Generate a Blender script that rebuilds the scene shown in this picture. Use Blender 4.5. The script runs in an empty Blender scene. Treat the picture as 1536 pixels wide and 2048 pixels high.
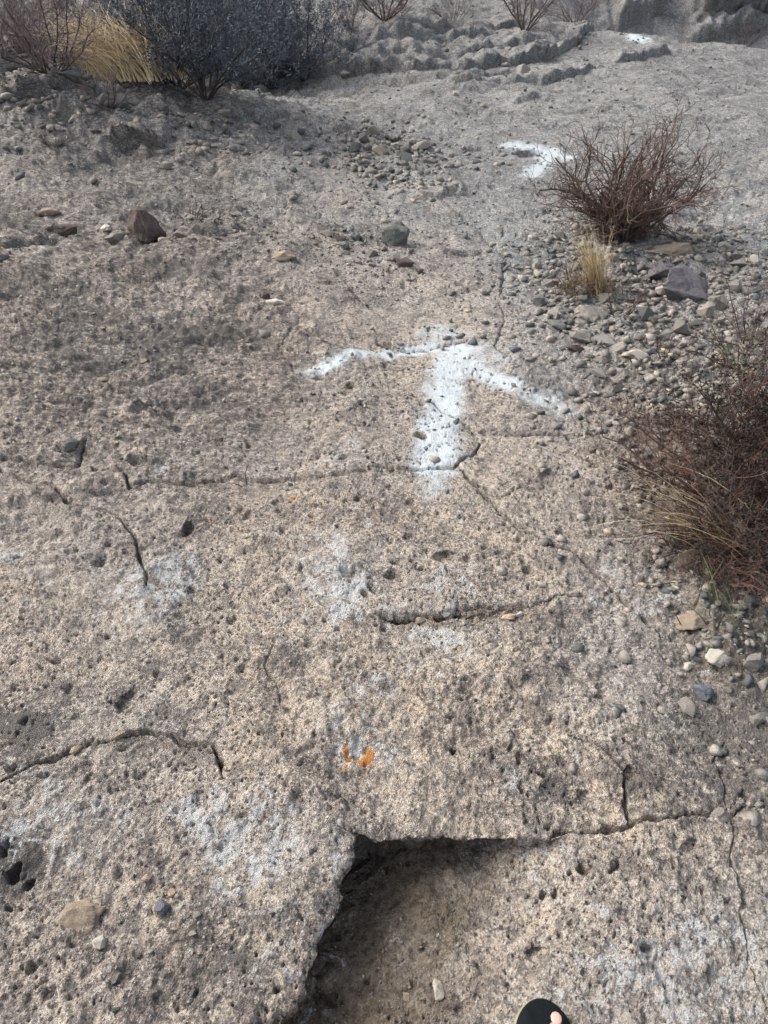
import bpy, bmesh, math, random
import numpy as np
from mathutils import Vector, Matrix

# ------------------------------------------------------------------ camera, world, sun, exposure
S = bpy.context.scene
COL = S.collection
CAM_Z, PITCH, FPX = 1.5, math.radians(38.0), 1480.0
cam_d = bpy.data.cameras.new('camera'); cam = bpy.data.objects.new('camera', cam_d); COL.objects.link(cam)
cam.location = (0, 0, CAM_Z); cam.rotation_euler = (math.pi/2 - PITCH, 0, 0)
cam_d.sensor_fit = 'VERTICAL'; cam_d.sensor_height = 24.0; cam_d.lens = FPX/2048*24.0
cam_d.clip_start = 0.05; cam_d.clip_end = 400
S.camera = cam
SUN_EL, SUN_AZ = math.radians(42), math.radians(-68)      # azimuth from +Y, negative = to the left
w = bpy.data.worlds.new('World'); S.world = w; w.use_nodes = True
nt = w.node_tree; nt.nodes.clear()
sky = nt.nodes.new('ShaderNodeTexSky'); sky.sky_type = 'NISHITA'; sky.sun_disc = False
sky.sun_elevation = SUN_EL; sky.sun_rotation = SUN_AZ; sky.air_density = 1.0; sky.dust_density = 4.0; sky.ozone_density = 1.0
bg = nt.nodes.new('ShaderNodeBackground'); bg.inputs['Strength'].default_value = 0.10
wo = nt.nodes.new('ShaderNodeOutputWorld')
hs_ = nt.nodes.new('ShaderNodeHueSaturation'); hs_.inputs['Saturation'].default_value = 0.45      # thin overcast
nt.links.new(sky.outputs[0], hs_.inputs['Color']); nt.links.new(hs_.outputs[0], bg.inputs['Color']); nt.links.new(bg.outputs[0], wo.inputs['Surface'])
sd = bpy.data.lights.new('sun', 'SUN'); sd.energy = 1.1; sd.angle = math.radians(38); sd.color = (1.0, 0.93, 0.84)
sun = bpy.data.objects.new('sun', sd); COL.objects.link(sun)
sv = Vector((math.sin(SUN_AZ)*math.cos(SUN_EL), math.cos(SUN_AZ)*math.cos(SUN_EL), math.sin(SUN_EL)))
sun.rotation_euler = sv.to_track_quat('Z', 'Y').to_euler(); sun.location = (0, 0, 20)
vs = S.view_settings; vs.view_transform = 'Standard'; vs.look = 'None'; vs.exposure = 1.75; vs.gamma = 1.0
vs.use_curve_mapping = False

# ------------------------------------------------------------------ noise in numpy
def sm(a, b, x):
    t = np.clip((x - a)/(b - a), 0, 1); return t*t*(3 - 2*t)
def hash2(ix, iy, seed):
    h = (ix.astype(np.int64)*374761393 + iy.astype(np.int64)*668265263 + seed*1442695041) & 0xffffffff
    h = ((h ^ (h >> 13))*1274126177) & 0xffffffff
    h = ((h ^ (h >> 16))*2246822519) & 0xffffffff
    return ((h ^ (h >> 15)) & 0xffffff).astype(np.float64)/16777216.0
def noise(x, y, seed=0):
    ix = np.floor(x); iy = np.floor(y); fx = x - ix; fy = y - iy
    ux = fx*fx*fx*(fx*(fx*6 - 15) + 10); uy = fy*fy*fy*(fy*(fy*6 - 15) + 10)
    r = []
    for dx in (0, 1):
        for dy in (0, 1):
            a = hash2(ix + dx, iy + dy, seed)*6.2831853
            r.append(np.cos(a)*(fx - dx) + np.sin(a)*(fy - dy))
    return 1.5*((r[0]*(1 - uy) + r[1]*uy)*(1 - ux) + (r[2]*(1 - uy) + r[3]*uy)*ux)
def fbm(x, y, lam, octs, seed, gain=0.5, sp=None):
    v = np.zeros_like(x); a = 1.0
    for o in range(octs):
        n = noise(x/lam + 17.3*o, y/lam - 9.1*o, seed + o)
        wgt = a if sp is None else a*sm(1.2, 3.0, lam/sp)
        v = v + n*wgt; a *= gain; lam *= 0.5
    return v
def worley(x, y, cell, seed, dens=1.0):
    """distance to nearest feature, in cells, its random id, over the kept features only"""
    gx = x/cell; gy = y/cell; ix = np.floor(gx); iy = np.floor(gy)
    best = np.full(x.shape, 9.0); rid = np.zeros(x.shape)
    for dx in (-1, 0, 1):
        for dy in (-1, 0, 1):
            jx = ix + dx; jy = iy + dy
            px = jx + hash2(jx, jy, seed); py = jy + hash2(jx, jy, seed + 1)
            k = hash2(jx, jy, seed + 2)
            d = np.hypot(gx - px, gy - py) + (k > dens)*9
            m = d < best
            best = np.where(m, d, best); rid = np.where(m, hash2(jx, jy, seed + 3), rid)
    return best, rid

# ------------------------------------------------------------------ broad shape of the land
def segdist(x, y, P):
    d = np.full(x.shape, 1e9); tt = np.zeros(x.shape); L = 0.0
    tot = sum(math.dist(P[i], P[i+1]) for i in range(len(P) - 1))
    for i in range(len(P) - 1):
        ax, ay = P[i]; bx, by = P[i+1]; vx, vy = bx - ax, by - ay; l2 = vx*vx + vy*vy + 1e-12
        t = np.clip(((x - ax)*vx + (y - ay)*vy)/l2, 0, 1)
        q = np.hypot(x - ax - t*vx, y - ay - t*vy)
        m = q < d; d = np.where(m, q, d); tt = np.where(m, (L + t*math.sqrt(l2))/tot, tt)
        L += math.sqrt(l2)
    return d, tt
def sp_(v, k): return k*np.logaddexp(0, v/k)
def base(x, y):
    x = np.asarray(x, float); y = np.asarray(y, float)
    z = 0.077*sp_(y - 3.6, 0.5)
    z = z + 0.05*sp_(-x - 0.7, 0.3)*sm(0.5, 3, y)*(1 - sm(6, 9, y))            # left side climbs gently
    d, t = segdist(x, y, [(-7, 6.0), (-4.2, 6.3), (-2.6, 6.6), (-1.2, 7.1), (-0.2, 7.7)])
    z = z + 0.30*np.exp(-(d/0.75)**2)*(1 - sm(0.62, 1.0, t))                    # rubbly bank
    z = z - 0.28*np.exp(-((x + 1.9)/1.7)**2 - ((y - 8.7)/1.0)**2)               # shrub hollow
    z = z + 0.30*sp_(y - 10.6, 0.5)*(1 - sm(1.8, 3.2, x)) + 0.10*sp_(y - 9.3, 0.3)*(1 - sm(-0.5, 1.5, x))
    z = z - 0.06*sp_(x - 2.7, 0.4)*sm(5, 9, y)
    rgt = sm(2.0, 3.4, x)
    z = z - 0.55*sm(10.2, 11.6, y)*rgt + rgt*0.75*sp_(y - 12.6, 0.25)
    z = z + 0.10*np.exp(-((x - 2.0)/1.6)**2 - ((y - 7.5)/1.5)**2)               # smooth tuff swell
    z = z + 0.10*noise(x/1.9, y/1.9, 5)*sm(3.5, 8, y) + 0.35*noise(x/6, y/6, 6)*sm(11, 18, y)
    top = 9.0                                                                   # the hills level out far off
    z = np.where(z > top*0.5, top*0.5 + (top*0.5)*(1 - np.exp(-(z - top*0.5)/(top*0.5))), z)
    z = z - 0.06*sp_(0.2 - y, 0.3)
    return z
def at(px, py):
    a = (px - 768)/FPX; b = -(py - 1024)/FPX; c, s = math.cos(PITCH), math.sin(PITCH)
    dx, dy, dz = a, c + b*s, -s + b*c
    t = np.linspace(0.8, 40, 4000)
    f = CAM_Z + t*dz - base(t*dx, t*dy)
    i = int(np.argmax(f < 0)); t0 = t[i-1] + (t[i] - t[i-1])*f[i-1]/(f[i-1] - f[i])
    return (float(t0*dx), float(t0*dy))
def pts(*a): return [at(*p) for p in a]
def mpp(px, py):
    """metres per photograph pixel at that spot of the ground"""
    x, y = at(px, py)
    return (y*math.cos(PITCH) + (CAM_Z - float(base(x, y)))*math.sin(PITCH))/FPX

# ------------------------------------------------------------------ fissures, ledges, hollows, paint
# (line, half width m, depth m)
CR = [
 (pts((0,936),(9,950),(50,966),(96,973),(137,1005),(157,1019),(214,1022),(248,1041),(273,1078),(283,1128),(296,1158),(300,1200)), .005, .03),
 (pts((0,925),(77,932),(155,932),(160,905),(182,885)), .006, .03),
 (pts((164,927),(196,943),(246,943),(262,975),(300,962),(360,968),(410,968),(478,960),(555,957),(640,955),(700,951),(760,946),(840,942),(905,940),(940,920),(962,893),(970,872)), .0055, .035),
 (pts((970,872),(1010,870),(1050,868),(1120,872),(1190,871),(1235,862)), .005, .03),
 (pts((915,940),(935,965),(985,1010),(1005,1035),(1050,1068),(1100,1095),(1150,1112),(1195,1150),(1232,1192),(1290,1250),(1330,1300)), .006, .035),
 (pts((690,674),(755,675),(800,692),(850,688),(940,672),(1010,672),(1050,680),(1085,673)), .005, .02),
 (pts((930,960),(1000,1000),(1040,975),(1090,970)), .0025, .01),
 (pts((740,1224),(800,1228),(880,1222),(960,1212),(1060,1214),(1110,1205),(1180,1190)), .005, .022),
 (pts((0,1572),(60,1530),(168,1490),(250,1474),(297,1471),(344,1475),(380,1492),(415,1500),(448,1545),(455,1580)), .006, .03),
 (pts((640,1460),(560,1400),(530,1330),(545,1290)), .002, .008),
 (pts((1000,1663),(1070,1668),(1130,1665),(1200,1662),(1300,1650),(1380,1642),(1440,1648),(1536,1610)), .005, .03),
 (pts((1130,1480),(1190,1500),(1232,1545),(1250,1600),(1258,1655)), .005, .025),
 (pts((1430,1500),(1460,1650),(1475,1760),(1500,1900),(1530,2040)), .0025, .008),
 (pts((500,560),(620,600),(700,590),(790,640),(870,655)), .004, .012),
 (pts((0,640),(150,650),(280,690),(380,700),(470,690)), .005, .015),
 (pts((0,760),(120,790),(260,800),(330,840),(460,850)), .004, .012),
 (pts((560,590),(600,640),(560,700),(600,760)), .003, .01),
 (pts((990,590),(1010,640),(990,690),(1020,720)), .003, .01),
 (pts((860,800),(930,850),(965,890)), .003, .01),
 (pts((1060,320),(1180,350),(1300,330),(1536,345)), .006, .015),
 (pts((1000,240),(1150,262),(1300,255),(1536,240)), .008, .02),
 (pts((880,400),(960,460),(1010,520),(1000,600)), .004, .015),
]
# ledges as functions of x: (line, height, overhang, decay behind, softness)
LD = [
 (pts((700,1678),(735,1672),(800,1662),(870,1656),(960,1660),(1030,1668),(1100,1672)), .012, .035, .10, .006),
 (pts((740,1232),(800,1230),(880,1224),(960,1214),(1060,1210),(1110,1203)), .007, .008, .10, .010),
 (pts((640,118),(700,112),(760,106),(860,98),(960,88)), .11, .05, .5, .05),
 (pts((660,135),(780,128),(900,126),(1000,112),(1080,92)), .08, .04, .5, .05),
 (pts((700,172),(820,168),(940,160),(1020,152)), .06, .03, .5, .04),
 (pts((820,196),(960,186),(1060,192),(1180,176)), .03, .01, .6, .06),
 (pts((640,150),(760,148),(860,150),(960,146),(1040,134),(1090,118),(1150,92),(1215,66)), .12, .10, .9, .04),
 (pts((900,176),(980,172),(1080,170),(1130,160),(1190,140)), .08, .05, .4, .04),
 (pts((1230,128),(1280,118),(1335,104)), .07, .04, .4, .04),
 (pts((1385,80),(1420,76),(1470,64),(1536,56)), .22, .20, .5, .05),
 (pts((1385,26),(1430,28),(1480,26),(1536,27)), .5, .4, .6, .06),
 (pts((1235,58),(1262,40),(1290,24),(1330,6)), .30, .2, .4, .06),
 (pts((780,78),(840,72),(900,78)), .08, .06, .3, .04),
 (pts((960,66),(1040,64),(1110,70)), .06, .05, .3, .04),
 (pts((215,292),(270,288),(330,290)), .10, .14, .25, .03),
 (pts((30,182),(80,186),(150,190)), .10, .12, .25, .03),
 (pts((560,262),(640,268),(700,262),(760,280)), .03, .03, .3, .03),
 (pts((400,238),(520,250),(600,240)), .04, .03, .3, .03),
 (pts((40,330),(120,345),(210,330)), .03, .03, .2, .03),
 (pts((100,1002),(300,972),(500,960),(700,952),(850,943)), .010, .006, .20, .008),
 (pts((330,480),(420,470),(520,460)), .02, .02, .2, .02),
 (pts((0,500),(60,505),(120,490)), .04, .03, .2, .02),
 (pts((1030,210),(1080,204),(1130,212)), .05, .04, .25, .04),
 (pts((830,392),(870,398),(925,388)), .04, .04, .25, .03),
 (pts((1000,226),(1100,232),(1200,222),(1350,240)), .02, .02, .3, .03),
]
# hollows: (px, py, half width px, half height px, depth m, edge softness)
HO = [(892,1116,26,15,.022), (1098,962,17,17,.020), (932,506,44,7,.045), (376,1060,14,13,.03), (1250,1556,16,20,.022),
      (775,684,24,5,.035), (1052,304,38,7,.06), (905,386,20,6,.06), (268,296,44,9,.10), (30,1745,16,20,.030), (10,1700,10,26,.028),
      (56,1765,9,12,.02), (560,1010,14,9,.01), (820,1010,12,7,.014), (950,1040,14,8,.01), (818,1078,12,8,.014), (900,1500,9,10,.02),
      (1165,1590,20,14,.010), (1060,1370,26,14,.010), (900,1228,34,8,.022), (1000,1232,70,7,.014), (805,1236,34,6,.024),
      (640,760,18,8,.02), (1000,1115,14,7,.008), (1140,1350,24,18,.012), (275,930,20,8,.02), (720,830,20,9,.012), (1300,215,40,7,.03),
      (1210,255,30,5,.03), (1450,190,40,6,.03), (950,300,24,5,.03), (110,1010,24,8,.01), (250,1400,18,30,.02), (500,1345,30,20,.012),
      (465,1240,10,6,.01), (735,1030,8,5,.008), (1320,1420,14,16,.010), (1380,1700,20,14,.012), (1075,1900,26,16,.014)]
HOW = []
for (px, py, hw, hh, dp) in HO:
    c = at(px, py); m = mpp(px, py); up = at(px, py - hh)
    HOW.append((c[0], c[1], hw*m, max(up[1] - c[1], hw*m*0.3), dp))
# the stepped hole under the ledge at the walker's foot: west wall line (x as function of y)
WALL = pts((455,2420),(530,2200),(585,2040),(640,1905),(672,1830),(700,1750),(716,1700),(722,1674))
WALL_Y = np.array([p[1] for p in WALL]); WALL_X = np.array([p[0] for p in WALL])
TOPL = LD[0][0]; TOP_X = np.array([p[0] for p in TOPL]); TOP_Y = np.array([p[1] for p in TOPL])

TRAIL = pts((900,1180),(890,1000),(890,750),(930,600),(960,500),(1020,400),(1090,320),(1200,200),(1290,90))
def detail(x, y, sp, full=True):
    """height above base, sideways shift (dx, dy) and masks"""
    wx = x + 0.012*noise(x/.09, y/.09, 71) + 0.004*noise(x/.022, y/.022, 73)*sm(0, 1, .008/sp)
    wy = y + 0.012*noise(x/.09, y/.09, 72) + 0.004*noise(x/.022, y/.022, 74)*sm(0, 1, .008/sp)
    h = np.zeros_like(x); dx = np.zeros_like(x); dy = np.zeros_like(x)
    # 0 = bare smooth tuff, 1 = rubbly / crumbly
    rough = 0.42 + 0.55*noise(x/0.8, y/0.8, 11) + 0.3*noise(x/.25, y/.25, 12)
    rough += 0.55*sm(-0.15, -1.0, x)*sm(1.7, 2.6, y)
    rough += 0.8*sm(0.35, 0.9, x - 0.12*y)*sm(1.3, 1.7, y)*(1 - sm(5.0, 6.0, y))
    rough -= 0.5*sm(5.2, 6.2, y)*sm(0.3, 1.4, x)
    rough += 0.5*np.exp(-((x + 2.5)/2.2)**2 - ((y - 6.3)/.9)**2)
    dtr, _ = segdist(x, y, TRAIL); rough -= .75*np.exp(-(dtr/(.14 + .05*y))**2)
    rough = np.clip(rough, 0.05, 1.35)
    h += 0.026*(1 - np.abs(noise(x/.42 + .3, y/.42, 25))*2.2)*(.5 + .5*rough)
    h += 0.030*fbm(x, y, 0.9, 3, 21) * (0.4 + 0.6*sm(1, 4, y))
    h += 0.010*fbm(x, y, 0.16, 3, 31, sp=sp)*(0.45 + rough)
    far = sm(3, 9, y)
    h += (0.010 + 0.030*far)*fbm(x, y*1.4 + x*.4, 0.35, 3, 35, sp=sp)*(0.3 + rough*.7)
    # crumbly billows
    fine = 0.0062*fbm(x, y, 0.040, 4, 41, gain=.62, sp=sp)*(0.40 + rough*1.0)
    fine += 0.012*far*fbm(x, y, 0.12, 3, 47, gain=.6, sp=sp)*(0.3 + rough)
    # bedded chips on the left flank (flattened across the slope)
    flank = sm(0.2, -0.9, x)*sm(1.9, 2.8, y)
    ax = x + .35*y; ay = y - .25*x
    chip = np.abs(noise(ax/.11, ay/.028 + .6*noise(x/.1, y/.1, 57), 56))
    fine += flank*0.026*(0.45 - chip)*sm(1.0, 3., .028/sp) 
    chip2 = np.abs(noise(ax/.30, ay/.085 + .8*noise(x/.2, y/.2, 59), 58))
    fine += (flank*1.0 + .6*far)*0.030*(0.4 - chip2)
    # grains standing proud
    for cell, hh, dn, sd_ in ((.046, .0075, .40, 101), (.021, .0042, .50, 111), (.011, .0024, .55, 121)):
        vis = sm(1.3, 2.6, cell/sp)
        if np.any(vis > 0):
            d, r = worley(x, y, cell, sd_, dn)
            rad = 0.20 + 0.28*r
            g = np.sqrt(np.clip(1 - (d/rad)**2, 0, 1))
            fine += hh*g*(0.35 + r)*vis*(0.25 + 0.9*rough)
    # pits and vesicles
    pit = np.zeros_like(x)
    for cell, dp, dn, sd_ in ((.13, .016, .30, 201), (.055, .011, .40, 211), (.026, .008, .55, 221), (.014, .006, .75, 231)):
        vis = sm(1.2, 2.4, cell/sp)
        if np.any(vis > 0):
            q1 = noise(x/(cell*.30), y/(cell*.30), sd_ + 5); q2 = noise(x/(cell*.30), y/(cell*.30), sd_ + 6)
            d, r = worley(wx + .10*cell*q1, wy + .10*cell*q2, cell, sd_, dn)
            rad = (0.06 + 0.20*r**3)*(1 + .5*q1)
            g = sm(1.1, 0.35, d/np.maximum(rad, .03))
            pit += dp*g*(0.5 + r)*vis
    pit *= (1.15 - 0.45*np.clip(rough, 0, 1))
    pit *= np.clip(.85 + 1.0*noise(x/.28, y/.28, 245), .12, 1.7)
    if not full: fine *= .5; pit *= .3
    # fissures
    crk = np.zeros_like(x)
    for i, (P, hw, dp) in enumerate(CR):
        xs = [p[0] for p in P]; ys = [p[1] for p in P]
        m = (x > min(xs) - .1) & (x < max(xs) + .1) & (y > min(ys) - .1) & (y < max(ys) + .1)
        if not m.any(): continue
        d, t = segdist(wx[m], wy[m], P)
        ww = .72*hw*(0.38 + 1.2*np.clip(0.45 + 1.1*noise(x[m]/.09, y[m]/.09, 300 + i) + .5*noise(x[m]/.03, y[m]/.03, 340 + i), 0, 1.3))*sm(0, .06, t)*sm(1, .9, t) + 1e-5
        ww = np.maximum(ww, 0.45*sp[m]*sm(0, .05, t)*sm(1, .95, t))
        g = sm(1.5, 0.5, d/ww)
        crk[m] = np.maximum(crk[m], g*dp)
        h[m] -= 0.004*np.exp(-(d/.02)**2)*sm(0, .1, t)*sm(1, .9, t)
    # ledges
    for i, (P, hs, ov, dec, sf) in enumerate(LD):
        X = np.array([p[0] for p in P]); Y = np.array([p[1] for p in P])
        pad = .12*(X[-1] - X[0])
        m = (x > X[0] - pad) & (x < X[-1] + pad) & (y > Y.min() - .6) & (y < Y.max() + 3*dec + .3)
        if not m.any(): continue
        yl = np.interp(x[m], X, Y) + (0.02*noise(x[m]/.16, y[m]/.16 + i, 400 + i) + .008*noise(x[m]/.05, y[m]/.05 + i, 420 + i))*(1 if hs > .011 else .35)*(1.5 if hs > .03 else 1)
        e = sm(X[0] - pad, X[0] + pad, x[m])*sm(X[-1] + pad, X[-1] - pad, x[m])
        e = e*(1 if i in (0, 1) else np.clip(.85 + .7*noise(x[m]/.45, y[m]*0, 440 + i) + .5*noise(x[m]/.12, y[m]/.12, 460 + i), .25, 1.35))
        yl = yl + (.07*noise(x[m]/.7, y[m]*0 + 3*i, 430 + i) if hs > .03 else 0)
        d = y[m] - yl
        h[m] += e*hs*sm(-sf, sf, d)*np.exp(-np.clip(d, 0, None)/dec) - e*hs*.35*np.exp(-(np.clip(-d, 0, None)/.06)**2)*(d < 0)
        dy[m] -= e*ov*sm(-sf, sf, d)*np.exp(-np.clip(d, 0, None)/(ov*2.5))
    # hollows
    for (cx, cy, rx, ry, dp) in HOW:
        m = (abs(x - cx) < rx*2) & (abs(y - cy) < ry*2)
        if not m.any(): continue
        q = np.hypot((wx[m] - cx)/rx, (wy[m] - cy)/ry) + .18*noise(x[m]/(rx*.7), y[m]/(rx*.7), 77)
        g = sm(1.1, 0.45, q); h[m] -= dp*g; fine[m] *= 1 - .6*g
        dy[m] -= min(.5*dp, .03)*sm(1.5, 1.0, q)*sm(.8, 1.1, q)*(wy[m] > cy)
    # hole at the foot: steep wall, undercut
    m = (y < 1.35) & (x > -0.9) & (x < 0.9)
    if m.any():
        xm = wx[m] + .012*noise(x[m]/.055, y[m]/.055, 601) + .006*noise(x[m]/.018, y[m]/.018, 602); ym = wy[m] + .008*noise(x[m]/.06, y[m]/.06, 603) + .006*noise(x[m]/.02, y[m]/.02, 604)
        xw = np.interp(ym, WALL_Y, WALL_X); yt = np.interp(xm, TOP_X, TOP_Y)
        di = np.minimum((xm - xw)*0.93, yt - ym)                   # >0 inside
        dl = (xm - xw); dt = yt - ym
        fall = np.exp(-np.clip(dl, 0, None)/0.20)*0.75 + 0.25*np.exp(-np.clip(dl, 0, None)/.5)
        endr = sm(0.40, 0.18, xm)
        D = 0.165*(0.30 + 0.70*fall)*endr*(0.75 + .25*sm(0.5, .8, ym))
        inn = sm(-0.002, 0.020, di)
        h[m] -= D*inn
        und = 0.055*sm(0.001, .016, di)*np.exp(-np.clip(di, 0, None)/.05)
        nearL = (dl < dt)
        dx[m] -= np.where(nearL, und*1.5, 0)*endr
        dy[m] += np.where(nearL, 0, und*1.1)*endr*sm(.36, .16, xm)
        # rim rounds over a little
        h[m] -= 0.012*np.exp(-(np.clip(-di, 0, None)/.016))*(di <= 0)*endr
    # the slab west of the hole swells
    h += 0.022*np.exp(-((x + .42)/.30)**2 - ((y - .92)/.16)**2)
    h += 0.030*np.exp(-((x + .20)/.13)**2 - ((y - .70)/.25)**2)
    hf = fine - pit - crk
    # loose dust settles where it is smooth
    return h + hf, dx, dy, rough, fine, pit, crk

def ground_z(x, y):
    x = np.atleast_1d(np.asarray(x, float)); y = np.atleast_1d(np.asarray(y, float))
    sp = np.maximum(0.0016*np.hypot(y, 1.5)/1.2, .0015)*1.5
    h, *_ = detail(x, y, sp, True)
    return base(x, y) + h
def gz(x, y): return float(ground_z(x, y)[0])

# ------------------------------------------------------------------ material helpers
class NB:
    def __init__(s, name, rough=0.95, spec=0.15):
        s.m = bpy.data.materials.new(name); s.m.use_nodes = True; s.t = s.m.node_tree; s.t.nodes.clear()
        s.out = s.t.nodes.new('ShaderNodeOutputMaterial'); s.b = s.t.nodes.new('ShaderNodeBsdfPrincipled')
        s.b.inputs['Roughness'].default_value = rough; s.b.inputs['Specular IOR Level'].default_value = spec
        s.t.links.new(s.b.outputs[0], s.out.inputs[0]); s._co = None
    def n(s, t, **k):
        o = s.t.nodes.new(t)
        for a, v in k.items(): setattr(o, a, v)
        return o
    def l(s, a, b): s.t.links.new(a, b)
    def co(s):
        if s._co is None: s._co = s.n('ShaderNodeTexCoord')
        return s._co.outputs['Object']
    def noise(s, scale, detail=3, rough=.6, vec=None, dist=0):
        o = s.n('ShaderNodeTexNoise'); o.inputs['Scale'].default_value = scale; o.inputs['Detail'].default_value = detail
        o.inputs['Roughness'].default_value = rough; o.inputs['Distortion'].default_value = dist
        s.l(vec or s.co(), o.inputs['Vector']); return o.outputs[0]
    def vor(s, scale, feat='F1', vec=None):
        o = s.n('ShaderNodeTexVoronoi', feature=feat); o.inputs['Scale'].default_value = scale
        s.l(vec or s.co(), o.inputs['Vector']); return o
    def ramp(s, f, a, b, va=0, vb=1):
        o = s.n('ShaderNodeMapRange', interpolation_type='SMOOTHSTEP'); s.l(f, o.inputs[0])
        o.inputs[1].default_value = a; o.inputs[2].default_value = b; o.inputs[3].default_value = va; o.inputs[4].default_value = vb
        return o.outputs[0]
    def mix(s, f, a, b, mode='MIX'):
        o = s.n('ShaderNodeMix', data_type='RGBA', blend_type=mode)
        for v, i in ((f, 0), (a, 6), (b, 7)):
            if isinstance(v, (int, float)): o.inputs[i].default_value = v
            elif isinstance(v, tuple): o.inputs[i].default_value = (*v, 1)
            else: s.l(v, o.inputs[i])
        return o.outputs[2]
    def math(s, op, a, b=0):
        o = s.n('ShaderNodeMath', operation=op)
        for v, i in ((a, 0), (b, 1)):
            if isinstance(v, (int, float)): o.inputs[i].default_value = v
            else: s.l(v, o.inputs[i])
        return o.outputs[0]
    def bump(s, h, dist, strength=1.0):
        o = s.n('ShaderNodeBump'); o.inputs['Distance'].default_value = dist; o.inputs['Strength'].default_value = strength
        s.l(h, o.inputs['Height']); s.l(o.outputs[0], s.b.inputs['Normal'])
    def color(s, c):
        if isinstance(c, tuple): s.b.inputs['Base Color'].default_value = (*c, 1)
        else: s.l(c, s.b.inputs['Base Color'])

def ground_material():
    k = NB('tuff', .97, .12)
    a1 = k.n('ShaderNodeAttribute', attribute_name='m1'); s1 = k.n('ShaderNodeSeparateColor'); k.l(a1.outputs['Color'], s1.inputs[0])
    a2 = k.n('ShaderNodeAttribute', attribute_name='m2'); s2 = k.n('ShaderNodeSeparateColor'); k.l(a2.outputs['Color'], s2.inputs[0])
    pale, dark, paint = s1.outputs[0], s1.outputs[1], s1.outputs[2]
    grey, orange, warm = s2.outputs[0], s2.outputs[1], s2.outputs[2]
    c = k.mix(k.ramp(k.noise(7, 4, .65), .35, .65), (.250, .212, .178), (.430, .358, .292))
    c = k.mix(k.ramp(k.noise(2.3, 3), .45, .7), c, (.250, .236, .212))
    c = k.mix(k.math('MULTIPLY', warm, .6), c, (.430, .335, .235))
    c = k.mix(grey, c, k.mix(k.ramp(k.noise(3.1, 4), .35, .65), (.150, .170, .184), (.245, .266, .276)))
    dust_and_shade = a2.outputs['Alpha']
    gm = k.ramp(k.noise(3.7, 3, .6), .38, .62, .30, 1.1)
    v2 = k.vor(24); v2s = k.n('ShaderNodeSeparateColor'); k.l(v2.outputs['Color'], v2s.inputs[0])
    d2 = k.ramp(k.math('ADD', v2.outputs['Distance'], k.math('MULTIPLY', k.noise(70, 3), .3)), .52, .36)
    c = k.mix(k.math('MULTIPLY', k.math('MULTIPLY', d2, k.ramp(v2s.outputs[0], .82, .84)), .55), c, (.40, .345, .28))
    c = k.mix(k.math('MULTIPLY', k.math('MULTIPLY', d2, k.ramp(v2s.outputs[1], .86, .88)), .65), c, (.10, .098, .098))
    # coarse mottling, clasts
    v = k.vor(26); c = k.mix(k.math('MULTIPLY', k.ramp(k.noise(26, 3, .7), .42, .66), .45), c, (.13, .115, .105))
    vc = k.vor(95); vs_ = k.n('ShaderNodeSeparateColor'); k.l(vc.outputs['Color'], vs_.inputs[0])
    c = k.mix(k.math('MULTIPLY', k.ramp(vs_.outputs[0], .80, .86), .55), c, (.46, .42, .36))
    c = k.mix(k.math('MULTIPLY', k.ramp(vs_.outputs[1], .80, .86), .60), c, (.085, .080, .080))
    vf = k.vor(230); vt = k.n('ShaderNodeSeparateColor'); k.l(vf.outputs['Color'], vt.inputs[0])
    c = k.mix(k.math('MULTIPLY', k.ramp(vt.outputs[0], .74, .80), .50), c, (.50, .47, .42))
    c = k.mix(k.math('MULTIPLY', k.ramp(vt.outputs[1], .76, .82), .60), c, (.06, .058, .058))
    sp2 = k.noise(85, 6, .85)
    c = k.mix(k.math('MULTIPLY', k.math('MULTIPLY', k.ramp(sp2, .53, .62), .72), gm), c, (.52, .48, .43))
    c = k.mix(k.math('MULTIPLY', k.math('MULTIPLY', k.ramp(sp2, .45, .36), .9), gm), c, (.045, .043, .043))
    bl = k.noise(13, 5, .7, dist=.5)
    c = k.mix(k.math('MULTIPLY', k.ramp(bl, .50, .61), .52), c, (.085, .078, .076))
    c = k.mix(k.math('MULTIPLY', k.ramp(k.noise(9, 5, .7, dist=.3), .56, .70), .35), c, (.42, .385, .335))
    # dark round inclusions
    vd = k.vor(38); vd_s = k.n('ShaderNodeSeparateColor'); k.l(vd.outputs['Color'], vd_s.inputs[0])
    dd = k.math('ADD', vd.outputs['Distance'], k.math('MULTIPLY', k.noise(120, 2), .25))
    f = k.math('MULTIPLY', k.ramp(dd, .36, .27), k.ramp(vd_s.outputs[0], .60, .63))
    c = k.mix(k.math('MULTIPLY', f, .85), c, (.045, .046, .050))
    # earthy dust in the low places, plus shade painted under the right bush
    c = k.mix(k.math('MULTIPLY', k.math('MULTIPLY', dust_and_shade, k.ramp(k.noise(45, 4, .75), .30, .50, .55, 1.0)), .92), c, k.mix(k.ramp(k.noise(60, 4, .75), .35, .65), (.060, .048, .036), (.165, .135, .100)))
    # bedded streaks on the left flank
    flank = a1.outputs['Alpha']
    mp = k.n('ShaderNodeMapping'); k.l(k.co(), mp.inputs[0]); mp.inputs['Rotation'].default_value = (0, 0, .35); mp.inputs['Scale'].default_value = (1, 3.2, 3.2)
    st1 = k.noise(11, 5, .75, vec=mp.outputs[0], dist=.6); st2 = k.noise(34, 4, .75, vec=mp.outputs[0], dist=.4)
    c = k.mix(k.math('MULTIPLY', k.math('MULTIPLY', k.ramp(st1, .48, .58), .75), flank), c, (.080, .070, .066))
    c = k.mix(k.math('MULTIPLY', k.math('MULTIPLY', k.ramp(st2, .50, .58), .45), flank), c, (.065, .060, .060))
    c = k.mix(k.math('MULTIPLY', k.math('MULTIPLY', k.ramp(st2, .46, .38), .35), flank), c, (.42, .385, .33))
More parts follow.
